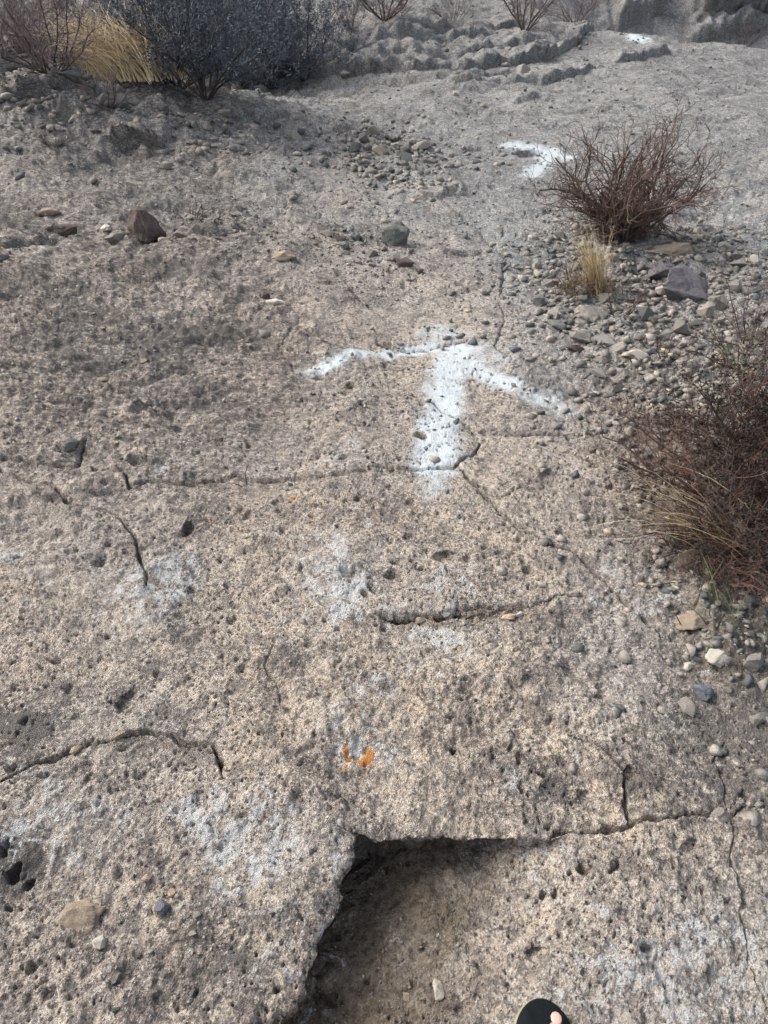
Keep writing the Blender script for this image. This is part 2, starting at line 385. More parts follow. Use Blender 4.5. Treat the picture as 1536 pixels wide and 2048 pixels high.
    # crust lichens, dark and pale; dark also carries bush shade painted at lower right
    nb = k.math('ADD', k.math('MULTIPLY', k.noise(75, 5, .8, dist=.4), .6), k.math('MULTIPLY', k.noise(15, 5, .8, dist=.6), .4))
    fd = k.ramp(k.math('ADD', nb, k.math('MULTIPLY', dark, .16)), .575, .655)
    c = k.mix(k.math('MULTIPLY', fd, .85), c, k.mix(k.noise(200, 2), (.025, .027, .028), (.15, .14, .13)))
    nw = k.math('ADD', k.math('MULTIPLY', k.noise(17, 5, .8, dist=.8), .65), k.math('MULTIPLY', k.noise(90, 5, .8, dist=.3), .35))
    fp = k.ramp(k.math('ADD', nw, k.math('MULTIPLY', pale, .10)), .585, .65)
    c = k.mix(k.math('MULTIPLY', fp, .80), c, k.mix(k.noise(260, 2), (.31, .325, .33), (.50, .51, .505)))
    # ochre
    fo = k.ramp(k.math('ADD', k.noise(110, 4, .7), orange), .95, 1.08)
    c = k.mix(fo, c, k.mix(k.noise(300, 2), (.30, .105, .025), (.38, .18, .055)))
    # chalky paint
    pn = k.math('ADD', k.noise(110, 5, .85), k.math('MULTIPLY', k.noise(26, 4, .7), .8))
    fw = k.ramp(k.math('ADD', k.math('MULTIPLY', paint, 1.35), k.math('MULTIPLY', pn, 1.5)), 1.70, 2.75)
    c = k.mix(k.math('MULTIPLY', fw, .97), c, k.mix(k.noise(40, 2), (.42, .475, .505), (.52, .565, .59)))
    k.color(c)
    hh = k.math('ADD', k.math('MULTIPLY', k.noise(150, 6, .75), 1.0), k.math('MULTIPLY', vf.outputs['Distance'], .55))
    k.bump(hh, .009, .95)
    return k.m
M = {}
M['tuff'] = ground_material()

def stone_mat(name, ca, cb, speck=(.05, .05, .055), sp_amt=.5, bump=.003):
    k = NB(name, .93, .2)
    oi = k.n('ShaderNodeObjectInfo'); gi = k.n('ShaderNodeAttribute', attribute_name='rnd')
    r = k.math('FRACT', k.math('ADD', oi.outputs['Random'], gi.outputs['Fac']))
    c = k.mix(r, ca, cb)
    r2 = k.math('FRACT', k.math('MULTIPLY', r, 7.31))
    c = k.mix(k.ramp(r2, .78, .9), c, (.080, .088, .088)); 
    c = k.mix(k.ramp(r2, .07, .02), c, (.34, .29, .22))
    c = k.mix(k.math('MULTIPLY', k.ramp(k.noise(55, 4, .7), .5, .66), sp_amt), c, speck)
    c = k.mix(k.math('MULTIPLY', k.ramp(k.noise(33, 4, .7, dist=.5), .58, .68), .40), c, (.34, .32, .285))
    k.color(c); k.bump(k.noise(90, 5, .7), bump*2, .8); return k.m
M['stone'] = stone_mat('rubble_stone', (.145, .138, .125), (.285, .262, .225))
M['stone_dark'] = stone_mat('dark_stone', (.055, .045, .042), (.085, .07, .065), (.03, .03, .03), .5)
def plain_stone(name, ca, cb, cc):
    k = NB(name, .92, .2)
    c = k.mix(k.ramp(k.noise(14, 5, .7), .38, .62), ca, cb)
    c = k.mix(k.math('MULTIPLY', k.ramp(k.noise(70, 4, .75), .50, .64), .75), c, cc)
    c = k.mix(k.math('MULTIPLY', k.ramp(k.noise(45, 5, .75, dist=.4), .56, .66), .5), c, (.40, .38, .34))
    k.color(c); k.bump(k.noise(80, 6, .75), .006, .8); return k.m
M['s_purple'] = plain_stone('purple_grey_stone', (.105, .100, .112), (.165, .150, .152), (.055, .055, .062))
M['s_brown'] = plain_stone('brown_stone', (.075, .055, .050), (.13, .095, .085), (.035, .03, .03))
M['s_tan'] = plain_stone('tan_stone', (.29, .235, .175), (.37, .30, .225), (.13, .11, .095))
M['s_pale'] = plain_stone('pale_stone', (.48, .44, .37), (.58, .54, .46), (.24, .22, .19))
M['s_green'] = plain_stone('grey_green_stone', (.11, .115, .110), (.19, .195, .18), (.055, .058, .058))
M['s_blue'] = plain_stone('blue_grey_stone', (.12, .135, .16), (.18, .19, .21), (.07, .075, .085))
M['s_grey'] = plain_stone('grey_stone', (.20, .19, .175), (.31, .285, .25), (.09, .085, .08))
M['s_peach'] = plain_stone('peach_stone', (.50, .34, .25), (.56, .42, .33), (.3, .22, .17))

def twig_mat(name, ca, cb):
    k = NB(name, .85, .2)
    gi = k.n('ShaderNodeAttribute', attribute_name='rnd')
    c = k.mix(gi.outputs['Fac'], ca, cb)
    c = k.mix(k.math('MULTIPLY', k.noise(60, 3), .35), c, (.05, .04, .04))
    k.color(c); return k.m
M['twig_red'] = twig_mat('red_brown_twig', (.075, .055, .050), (.185, .115, .088))
M['stem_dark'] = twig_mat('dark_stem', (.045, .038, .038), (.10, .078, .070))
M['twig_red2'] = twig_mat('reddish_twig', (.050, .030, .026), (.20, .105, .075))
M['twig_dark'] = twig_mat('dark_twig', (.018, .014, .013), (.075, .048, .038))  # interior shade of the right bush put into the twig colour
M['twig_grey'] = twig_mat('grey_twig', (.065, .076, .098), (.145, .16, .185))
M['twig_mauve'] = twig_mat('mauve_twig', (.11, .088, .09), (.22, .17, .165))
M['leaf_dark'] = twig_mat('grey_green_leaf', (.050, .064, .080), (.115, .135, .152))
M['leaf_green'] = twig_mat('green_leaf', (.06, .08, .03), (.15, .16, .06))
M['straw'] = twig_mat('straw', (.36, .27, .14), (.62, .50, .30))
M['straw_far'] = twig_mat('straw_far', (.42, .32, .18), (.80, .66, .44))
M['leaf_core_shade'] = twig_mat('core_shade_leaf', (.012, .010, .009), (.050, .036, .028))  # near-black leaf clumps: shade of the bush core put into colour
M['litter'] = twig_mat('dry_litter', (.10, .075, .05), (.26, .19, .12))

# ------------------------------------------------------------------ object helpers
def tag(o, label=None, cat=None, group=None, kind=None):
    if label: o['label'] = label
    if cat: o['category'] = cat
    if group: o['group'] = group
    if kind: o['kind'] = kind
    return o
def mesh_np(name, V, F, mat, rnd=None, smooth=False):
    """V (n,3); F (m,3) or (m,4)"""
    me = bpy.data.meshes.new(name); k = F.shape[1]
    me.vertices.add(len(V)); me.vertices.foreach_set('co', np.ascontiguousarray(V, np.float32).ravel())
    me.loops.add(F.size); me.loops.foreach_set('vertex_index', np.ascontiguousarray(F, np.int32).ravel())
    me.polygons.add(len(F)); me.polygons.foreach_set('loop_start', np.arange(0, F.size, k, dtype=np.int32))
    me.update(calc_edges=True)
    if smooth: me.polygons.foreach_set('use_smooth', np.ones(len(F), bool))
    if rnd is not None:
        a = me.attributes.new('rnd', 'FLOAT', 'POINT'); a.data.foreach_set('value', np.ascontiguousarray(rnd, np.float32))
    me.materials.append(mat); return me
def obj(name, me, parent=None, loc=None):
    o = bpy.data.objects.new(name, me); COL.objects.link(o)
    if parent: o.parent = parent
    if loc is not None: o.location = loc
    return o
def empty(name, loc):
    o = bpy.data.objects.new(name, None); COL.objects.link(o); o.location = loc; o.empty_display_size = .1; return o

# ------------------------------------------------------------------ the ground mesh
PS = 1.0
def build_ground():
    # rows: even steps of view angle from the walker, coarse beyond
    rows = []
    ang = np.linspace(math.radians(80), math.radians(1.2), 960)
    zz = 1.5; ys = []
    a_dense = 1.5/np.tan(ang)
    yv = []
    y = 0.16
    while y < 13.5:
        yv.append(y)
        zb = min(0.077*max(y - 3.6, 0), .8)
        hgt = 1.5 - zb
        step = (hgt*hgt + y*y)/hgt*(1.22/740.0)           # ~1.2 px of the picture
        step = min(step, 0.028)
        y += step*PS
    y_near = list(np.linspace(-4, 0.14, 60))
    y_far = list(13.55*np.exp(np.linspace(0.0, math.log(120/13.55), 110)))
    Y = np.array(y_near + yv + y_far)
    sd = np.concatenate([np.linspace(-1.13, 1.13, int(740/PS))])
    so = 1.13 + (np.exp(np.linspace(0, 1, 46)[1:]*2.6) - 1)/ (math.exp(2.6) - 1)*5.0
    Sx = np.concatenate([-so[::-1], sd, so])
    half = (np.maximum(Y, 0)*math.cos(PITCH) + 1.5*math.sin(PITCH)*np.clip(1 - Y/22, 0.2, 1))*768/FPX
    X = Sx[None, :]*half[:, None]; YY = np.repeat(Y[:, None], len(Sx), 1)
    sy = np.gradient(Y); sx = np.gradient(Sx)[None, :]*half[:, None]
    sp = np.maximum(np.minimum(sx, 1e9), np.sqrt(sx*sy[:, None]))
    x = X.ravel(); y = YY.ravel(); spr = sp.ravel()
    h, dx, dy, rough, fine, pit, crk = detail(x, y, spr)
    z = base(x, y) + h
    V = np.stack([x + dx, y + dy, z], 1)
    nr, nc = len(Y), len(Sx)
    # masks ---------------------------------------------------------
    bx = x + .02*noise(x/.05, y/.05, 501); by = y + .03*noise(x/.05, y/.05, 502)
    pale = 0.15 + 0.9*fbm(x, y, .34, 3, 511)
    def blob(px, py, rw, rh, v=1.0):
        c = at(px, py); m = mpp(px, py); r1 = rw*m; r2 = max(at(px, py - rh)[1] - c[1], .02)
        return v*np.exp(-((bx - c[0])/r1)**2 - ((by - c[1])/r2)**2)
    for b in ((760,1360,90,90,.75), (900,1280,70,30,.9), (720,1500,60,60,.9), (360,1140,80,50,.9), (600,1170,110,60,.6), (1080,1700,70,60,.8),
              (700,1180,80,60,.4), (830,1600,200,60,.35), (380,1650,60,60,.7), (460,1750,80,120,.55), (1020,1560,60,40,.7), (1200,1260,120,100,.35),
              (300,1250,90,60,.45), (1180,1620,90,60,.5), (1300,1900,150,120,.45), (560,1660,50,40,.8), (70,1600,90,40,.4), (800,1830,26,40,1.0), (290,1025,30,30,.6)):
        pale = pale + blob(*b)
    pale -= .5*sm(1.9, 2.6, y)
    dark = 0.1 + 0.8*fbm(x, y, .42, 3, 521)
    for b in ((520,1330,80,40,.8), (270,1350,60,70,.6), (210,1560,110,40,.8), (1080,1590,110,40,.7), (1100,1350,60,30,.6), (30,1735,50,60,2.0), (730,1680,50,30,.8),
              (960,1690,60,40,1.0), (300,700,200,80,.4), (700,820,120,60,.7), (1250,1560,40,60,.8), (1300,1050,90,70,.7), (60,1450,100,60,.7), (620,1080,60,30,.5), (1000,1800,120,90,.4)):  # the blob beside the twiggy bush paints shade beneath it
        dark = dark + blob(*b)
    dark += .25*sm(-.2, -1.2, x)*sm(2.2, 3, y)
    warm = 0.32 + 0.8*fbm(x, y, .7, 3, 531) + blob(210,560,70,22,.9) + blob(230,370,120,30,.6) + blob(120,1560,130,40,.5) + blob(1150,1520,70,50,.5) + blob(330,1810,120,80,.5) + blob(870,1100,200,150,.25) + blob(980,620,110,60,.35)
    warm -= .45*sm(3.5, 6, y)
    grey = sm(2.2, 6.5, y + .5*x + .5*noise(x/.9, y/.9, 541)) + .35*noise(x/.5, y/.5, 542)
    grey = grey + .35*sm(.2, .9, x)
    flank = np.clip(sm(.35, -.7, x + .25*(y - 3))*sm(1.5, 2.6, y) + .35*sm(4.5, 7, y), 0, 1)*(1 - .8*np.exp(-((x - .25)/.5)**2)*(y < 4))
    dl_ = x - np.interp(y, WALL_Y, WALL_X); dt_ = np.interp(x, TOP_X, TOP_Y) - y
    dust_and_shade = sm(-.004, .02, np.minimum(dl_, dt_))*sm(.38, .12, dl_ + .10*noise(x/.08, y/.08, 561))*(y < 1.3)
    dust_and_shade = np.maximum(dust_and_shade, .8*blob(940,1234,170,12)); dust_and_shade = np.maximum(dust_and_shade, .6*blob(300,1490,140,16)); dust_and_shade = np.maximum(dust_and_shade, 1.0*blob(1470,1000,210,260)); dust_and_shade = np.maximum(dust_and_shade, .75*blob(1480,1300,150,260))  # last two blobs paint the right bush's shade as dark soil
    dtr, _ = segdist(x, y, TRAIL)
    pale_strip = np.exp(-(dtr/(.16 + .05*y))**2)
    dark -= .35*pale_strip*sm(1.5, 2.2, y); warm += .12*pale_strip*sm(5, 3, y); pale += .25*pale_strip*sm(1.8, 2.6, y); grey += .1*pale_strip*sm(2.5, 3.5, y)
    dark += .55*sm(.45, .85, x - .10*y)*sm(2.6, 1.6, y)  # bush shade over the lower right, painted into the rock colour
    orange = np.zeros_like(x)
    for b in ((698,1508,17,28,.66), (715,1524,22,18,.72), (734,1528,19,24,.72), (690,1548,7,18,.6), (728,1548,10,12,.6), (708,1520,16,14,.62), (722,1536,14,12,.66), (578,1003,13,8,.62), (590,1010,8,8,.58), (621,1037,9,8,.62), (421,1050,6,5,.62),
              (20,432,26,6,.45), (1140,1505,20,12,.25)):
        orange = np.maximum(orange, blob(*b))
    # paint
    paint = np.zeros_like(x); ids = np.zeros(len(x), int)
    P1 = [([(862,985),(872,930)], .060, .62), ([(872,935),(880,850),(888,780),(905,710),(905,690)], .074, 1.12), ([(905,705),(885,662)], .085, .80),
          ([(890,668),(845,684),(795,698),(740,706),(690,722),(635,744)], .050, .92), ([(900,705),(950,735),(1010,765)], .062, .95), ([(1010,765),(1060,792),(1125,820)], .052, .86), ([(930,690),(905,720),(945,745)], .09, .72), ([(1100,800),(1150,850)], .07, .38), ([(885,668),(975,725)], .15, .58), ([(860,668),(820,690)], .09, .6), ([(940,700),(1010,740),(1100,785)], .12, .42),
          ([(640,738),(610,752)], .05, .5)]
    P2 = [([(1012,292),(1060,288),(1105,300),(1135,318)], .065, 1.0), ([(1105,302),(1088,330),(1062,352)], .075, .95), ([(1100,300),(1090,325)], .09, .8)]
    P3 = [([(1270,80),(1290,88),(1325,94)], .10, .75), ([(1275,81),(1290,90)], .12, 1.1)]
    for n_, PP in ((1, P1), (2, P2), (3, P3)):
        cur = np.zeros_like(x)
        for (line, r, s_) in PP:
            d, t = segdist(bx, by, pts(*line)); cur = np.maximum(cur, s_*sm(2.2, .1, d/r))
        cur *= np.clip(1 + .35*noise(x/.11, y/.11, 551), 0, 1.3)
        paint = np.maximum(paint, cur); ids[cur > .12] = n_
    paint = paint*np.clip(1 - pit/.012, 0, 1)*np.clip(1 - crk/.010, 0, 1)
    dark += .12*sm(-.1, -1.4, x)*sm(2.0, 3.2, y)*sm(6.5, 4.5, y)
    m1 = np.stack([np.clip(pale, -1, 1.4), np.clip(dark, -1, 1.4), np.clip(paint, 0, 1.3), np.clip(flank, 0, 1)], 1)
    m2 = np.stack([np.clip(grey, 0, 1), np.clip(orange, 0, 1), np.clip(warm, 0, 1), np.clip(dust_and_shade, 0, 1)], 1)
    idx = np.arange(nr*nc, dtype=np.int32).reshape(nr, nc)
    F = np.stack([idx[:-1, :-1].ravel(), idx[:-1, 1:].ravel(), idx[1:, 1:].ravel(), idx[1:, :-1].ravel()], 1)
    fc = F[:, 0]
    sel = np.zeros(len(F), int)
    sel[y[fc] > 11.2] = 1                                   # hillside
    for n_ in (1, 2, 3): sel[ids[fc] == n_] = 1 + n_
    oc = orange[fc] > .33
    oc &= (y[fc] < 2.3) & (x[fc] < .2)
    for n_, q in ((5, (715,1525)), (6, (583,1006)), (7, (621,1037)), (8, (421,1050))):
        c_ = at(*q); sel[oc & (np.hypot(x[fc] - c_[0], y[fc] - c_[1]) < (.09 if n_ == 5 else .035))] = n_
    def sub(k, name):
        f = F[sel == k]; u, inv = np.unique(f, return_inverse=True)
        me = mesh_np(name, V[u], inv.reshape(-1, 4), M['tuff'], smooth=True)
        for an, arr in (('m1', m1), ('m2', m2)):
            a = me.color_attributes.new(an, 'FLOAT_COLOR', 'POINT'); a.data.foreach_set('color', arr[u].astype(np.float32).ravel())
        return obj(name, me)
    tag(sub(0, 'ground'), 'pitted tan and grey volcanic rock ground with cracks and lichen', kind='structure')
    tag(sub(1, 'hillside'), 'grey hillside rising beyond the wash', kind='structure')
    tag(sub(2, 'painted_arrow'), 'large worn white spray-painted arrow on the rock in the middle of the trail', 'painted arrow', 'painted trail arrows')
    tag(sub(3, 'painted_arrow'), 'smaller white painted arrow curving beside the bare red-brown bush', 'painted arrow', 'painted trail arrows')
    tag(sub(4, 'painted_arrow'), 'tiny far white paint mark on the crest of the pale rock slope', 'painted arrow', 'painted trail arrows')
    tag(sub(5, 'lichen_patch'), 'bright orange lichen patch on the slab above the dark hole', 'lichen', 'orange lichens')
    tag(sub(6, 'lichen_patch'), 'small orange lichen spot just below the long crack, left of the arrow tail', 'lichen', 'orange lichens')
    tag(sub(7, 'lichen_patch'), 'small orange lichen spot to the lower right of the one under the long crack', 'lichen', 'orange lichens')
    tag(sub(8, 'lichen_patch'), 'tiny rust-orange lichen spot right of the dark pit on the left', 'lichen', 'orange lichens')
    print('ground', nr, nc, nr*nc)
build_ground()

# ------------------------------------------------------------------ stones
def hull_stone(seed, n=16, sub=1, amp=.06, point=0.0, bev=.07):
    rs = random.Random(seed); bm = bmesh.new()
    for i in range(n):
        v = Vector((rs.gauss(0, 1), rs.gauss(0, 1), rs.gauss(0, 1))).normalized()*(0.82 + .22*rs.random())
        if point: v.x *= 1 - .6*max(v.z, 0)*point; v.y *= 1 - .6*max(v.z, 0)*point; v.z += point*.35*max(v.z, 0); v.x -= .35*max(v.z, 0)*point
        bm.verts.new(v)
    r = bmesh.ops.convex_hull(bm, input=bm.verts)
    bmesh.ops.delete(bm, geom=[g for g in r['geom_interior'] if isinstance(g, bmesh.types.BMVert)], context='VERTS')
    if sub:
        bmesh.ops.bevel(bm, geom=list(bm.edges), offset=bev, segments=1, affect='EDGES', clamp_overlap=True)
        bmesh.ops.triangulate(bm, faces=bm.faces)
    if sub > 1:
        for _ in range(sub - 1): bmesh.ops.subdivide_edges(bm, edges=bm.edges, cuts=1, use_grid_fill=True)
        bmesh.ops.triangulate(bm, faces=bm.faces)
        P = np.array([v.co for v in bm.verts]); s = seed*3.7
        dn = noise(P[:, 0]*1.7 + s, P[:, 1]*1.7 + P[:, 2]*1.3, seed) + .5*noise(P[:, 0]*4 + s, P[:, 2]*4 - P[:, 1]*3, seed + 5) + .3*noise(P[:, 1]*9 + s, P[:, 2]*9 + P[:, 0]*7, seed + 7)
        for v, q in zip(bm.verts, dn): v.co *= 1 + amp*float(q)
    me = bpy.data.meshes.new('stone'); bm.to_mesh(me); bm.free(); return me
SMALL = []
for i in range(14):
    me = hull_stone(100 + i, 9 + i % 5, 0); me.materials.append(M['stone']); SMALL.append(me)
MED = []
for i in range(14):
    me = hull_stone(200 + i, 9 + i % 5, 2, .10, 0, .03); me.materials.append(M['stone']); MED.append(me)
def place_stone(name, me, x, y, sx, sy, sz, rot, sink=.35, z=None):
    o = obj(name, me); zz = gz(x, y) if z is None else z
    o.location = (x, y, zz + sz*(1 - 2*sink)); o.scale = (sx, sy, sz); o.rotation_euler = rot; return o

# the stones one can single out: px, py (centre of its foot), full width px, height px, material, depth ratio, sink, name, label
NAMED = [
 (300,478,80,74,'s_brown',.55,.12,'rock','dark brown pointed rock tilted up on the left slope',(.15,.5,.3)),
 (238,488,56,22,'s_grey',.7,.4,'stone','flat grey stone lying left of the dark pointed rock',(0,.1,1)),
 (215,470,36,18,'s_pale',.7,.4,'stone','pale stone just behind and left of the dark pointed rock',(0,.1,2)),
 (792,492,58,56,'s_green',.8,.25,'rock','grey-green boulder, largest of the small pile above the big arrow',(.2,.1,.7)),
 (800,462,36,24,'s_green',.8,.3,'stone','mossy dark stone behind the grey-green boulder',(.2,.1,1.7)),
 (682,487,22,26,'s_brown',.8,.25,'stone','small upright brown stone left of the grey-green boulder',(.2,.3,.7)),
 (688,508,28,20,'s_green',.8,.3,'stone','dark green stone in front of the small upright brown stone',(.2,.1,1.7)),
 (812,545,40,26,'s_brown',.8,.35,'stone','dark brown stone at the lower end of the small pile',(.1,.1,.2)),
 (840,553,16,12,'s_brown',.8,.3,'stone','tiny reddish stone just right of the pile',(.1,.1,.2)),
 (571,534,52,24,'s_tan',.7,.4,'stone','flat tan stone alone on the slope left of the pile',(.1,0,.4)),
 (552,613,36,20,'s_pale',.7,.3,'stone','cream stone with a dark underside, brightest on the left slope',(0,.15,.2)),
 (530,602,24,20,'s_brown',.8,.3,'stone','brown stone touching the cream stone',(.1,0,1.2)),
 (290,740,18,14,'s_tan',.8,.35,'stone','small tan stone left of the arrow, alone on dark gravelly rock',(0,0,.9)),
 (207,772,26,12,'s_tan',.7,.35,'stone','tan chip of rock near the left side above the long crack',(0,0,.2)),
 (143,900,40,30,'s_green',.7,.35,'stone','grey-green angular chip sitting on the left crack',(0,0,.5)),
 (1358,584,128,100,'s_purple',.75,.52,'boulder','big smooth purple-grey boulder among the rubble right of the bush',(.1,.25,.5)),
 (1318,548,64,60,'s_purple',.7,.35,'boulder','smaller purple-grey rock leaning behind the big boulder',(.2,.1,1.4)),
 (1340,517,84,24,'s_tan',.6,.35,'stone','flat tan stone behind the purple-grey boulders',(0,.05,.1)),
 (1505,530,30,22,'s_pale',.8,.25,'stone','white angular stone at the right end of the rubble',(.1,.2,.8)),
 (1078,608,32,28,'s_green',.8,.3,'stone','dark green-grey stone at the rubble edge left of the grass tuft',(.1,.1,.8)),
 (1188,640,72,38,'s_grey',.6,.3,'stone','long stone with a pale top in the rubble below the grass tuft',(.05,.3,-.6)),
 (1216,690,58,50,'s_grey',.8,.3,'rock','big rounded pale grey rock in the middle of the rubble',(.1,.1,.6)),
 (1160,692,44,40,'s_grey',.8,.3,'stone','rounded grey stone left of the big pale grey rock',(.3,.1,.2)),
 (1115,664,32,34,'s_green',.8,.3,'stone','dark rounded stone on the left fringe of the rubble',(.3,.1,1.2)),
 (1235,718,40,36,'s_grey',.8,.3,'stone','rounded stone right under the big pale grey rock',(.1,.3,1.2)),
 (1298,716,36,20,'s_blue',.7,.25,'stone','dark blue-grey flat stone in the rubble above the red twigs',(0,.1,.5)),
 (1146,712,40,26,'s_brown',.8,.35,'stone','brownish stone on the rubble edge right of the arrow head',(0,.1,.5)),
 (1266,728,44,20,'s_pale',.6,.3,'stone','long light stone below the blue-grey flat stone',(0,.1,-.3)),
 (1322,690,50,18,'s_grey',.6,.3,'stone','flat light stone above the blue-grey flat stone',(0,.1,.2)),
 (1382,738,20,20,'s_pale',.8,.3,'stone','small cream stone by the green shoots',(0,.1,.2)),
 (1030,706,26,14,'s_blue',.7,.35,'stone','small blue-grey stone lying in the smooth rock right of the arrow head',(0,0,.2)),
 (1150,578,40,20,'s_green',.7,.35,'stone','flat mossy stone under the left side of the grass tuft',(0,.1,.2)),
 (1222,523,30,24,'s_tan',.8,.3,'stone','tan stone between the bare bush and the boulders',(0,.1,.2)),
 (1320,584,24,22,'s_pale',.9,.25,'stone','round cream stone touching the purple-grey boulder',(0,.1,.2)),
 (1270,612,50,24,'s_pale',.6,.3,'stone','cream slab-like stone in front of the purple-grey boulders',(0,.2,-.4)),
 (1376,1128,64,44,'s_tan',.8,.25,'rock','tan rock under the lower edge of the big twiggy bush',(.1,.1,.4)),
 (1310,1082,56,40,'s_grey',.8,.25,'rock','grey rock half hidden by red twigs',(.1,.1,-.4)),
 (1378,1256,66,48,'s_tan',.8,.35,'stone','yellowish tan block beside the trail below the twiggy bush',(.05,.1,.3)),
 (1426,1330,52,44,'s_pale',.8,.3,'stone','pale angular stone below the yellowish tan block',(.1,.1,.9)),
 (1374,1338,24,20,'s_pale',.8,.3,'stone','small pale stone left of the pale angular stone',(.1,.1,.9)),
 (1402,1390,40,44,'s_blue',.8,.35,'stone','blue-grey stone near the lower right trail edge',(.1,.1,.3)),
 (1374,1412,30,44,'s_grey',.8,.4,'stone','narrow grey stone just left of the blue-grey stone',(.1,.1,.2)),
 (1500,1340,66,56,'s_grey',.8,.35,'rock','large grey rock at the right edge of the frame',(.1,.1,.2)),
 (1440,1640,50,36,'s_grey',.8,.4,'stone','grey stone sitting in the long lower crack on the right',(.1,.1,.2)),
 (160,1832,100,90,'s_tan',.85,.75,'rock','large tan block of rock in the lower left corner',(.02,.08,.25)),
 (335,1830,34,36,'s_blue',.8,.25,'stone','dark charcoal stone among tan pebbles in the lower left',(.1,.1,.6)),
 (300,1770,22,20,'s_peach',.8,.3,'stone','peach pebble above the dark charcoal stone',(.1,.1,.6)),
 (352,1802,22,20,'s_peach',.8,.3,'stone','peach pebble right behind the dark charcoal stone',(.1,.3,.1)),
 (202,1888,26,28,'s_pale',.8,.35,'stone','yellowish pebble at the corner of the large tan block',(.1,.3,.1)),
 (880,1958,24,44,'s_pale',.9,.3,'stone','oval cream stone in front of the sandal, in the dusty hole',(.0,.1,.1)),
 (812,1965,16,22,'s_tan',.9,.3,'stone','small tan stone left of the oval cream stone',(.0,.1,.1)),
 (1017,1232,28,20,'s_peach',.9,.25,'stone','round peach stone caught in the short wide crack',(.1,.1,.3)),
 (1040,1230,20,18,'s_pale',.9,.25,'stone','cream stone next to the peach stone in the crack',(.1,.1,.9)),
 (896,1222,34,32,'s_grey',.7,.25,'stone','blocky light grey stone bridging the short wide crack',(.1,.1,.9)),
 (840,1236,24,16,'s_tan',.9,.3,'stone','tan pebble in the left end of the short wide crack',(.1,.1,.2)),
 (950,1238,26,16,'s_tan',.9,.3,'stone','brown-tan pebble in the middle of the short wide crack',(.1,.1,.7)),
 (155,1500,30,24,'s_tan',.8,.3,'stone','tan stone under the curved ledge at lower left',(.1,.1,.7)),
 (240,1484,34,18,'s_tan',.8,.3,'stone','brown-tan stone tucked under the middle of the curved ledge',(.1,.1,.7)),
 (592,283,24,26,'s_grey',.9,.3,'rock','round grey rock standing on the wash edge below the shrubs',(.1,.1,.7)),
 (520,190,28,26,'s_grey',.9,.3,'rock','light rock at the foot of the dark shrub mass',(.1,.1,.7)),
 (476,192,34,24,'s_grey',.9,.3,'rock','dull grey rock beside the shrub mass, left of the light rock',(.1,.1,1.7)),
 (690,155,20,16,'s_grey',.9,.3,'rock','small light rock on the ledges right of the shrub mass',(.1,.1,1.7)),
 (1045,160,30,22,'s_grey',.9,.3,'rock','light blocky rock on the layered ledges',(.1,.1,.2)),
 (22,508,44,34,'s_green',.8,.3,'rock','dark rock at the left edge level with the pointed rock',(.1,.1,.2)),
 (12,542,30,20,'s_purple',.8,.3,'rock','purple-dark stone just below the dark rock at the left edge',(.1,.1,.9)),
 (40,152,70,26,'s_green',.7,.3,'rock','dark flat rock on the bank under the left bush',(.1,.0,.1)),
 (100,160,60,22,'s_grey',.7,.3,'rock','grey slab of rock on the bank left of the dry grass',(.1,.0,.4)),
 (150,186,46,20,'s_green',.7,.3,'rock','dark rock on the bank below the dry grass',(.1,.0,.4)),
 (100,434,40,14,'s_tan',.7,.35,'stone','pinkish flat stone near the left edge above the dark rocks',(.0,.0,.4)),
 (130,478,60,16,'s_brown',.7,.35,'stone','flat purple-brown stone left of the pointed rock',(.0,.0,.1)),
]
taken = []
for i, (px, py, wpx, hpx, mt, dr, sk, nm, lb, rot) in enumerate(NAMED):
    x, y = at(px, py); m = mpp(px, py)
    wpx *= 1.22; hpx *= 1.25; sk *= .8; el = math.atan2(CAM_Z - float(base(x, y)), y)                   # how steeply the camera looks at it
    W = wpx*m/2; 
    big = wpx > 40
    # the picture height = depth*sin + height*cos
    k = hpx*m/2
    Dp = min(W*1.15, k/(math.sin(el) + .75*math.cos(el))) if hpx < wpx*1.2 else k*.95
    H = max((k - Dp*math.sin(el))/max(math.cos(el), .3), W*.38); H = min(H, W*1.1)
    me = hull_stone(300 + i, 13 + i % 7, 4 if wpx > 70 else 3 if big else 2, .15 if big else .10, 1.0 if i == 0 else 0, .035); me.materials.append(M[mt])
    o = place_stone(nm, me, x, y, W, max(Dp, W*.5), H, rot, sk)
    tag(o, lb, 'rock' if nm in ('rock', 'boulder') else 'stone')
    taken.append((x, y, W))

def inpoly(x, y, P):
    c = False; j = len(P) - 1
    for i in range(len(P)):
        if (P[i][1] > y) != (P[j][1] > y) and x < (P[j][0] - P[i][0])*(y - P[i][1])/(P[j][1] - P[i][1]) + P[i][0]: c = not c
        j = i
    return c
R = random.Random(7)
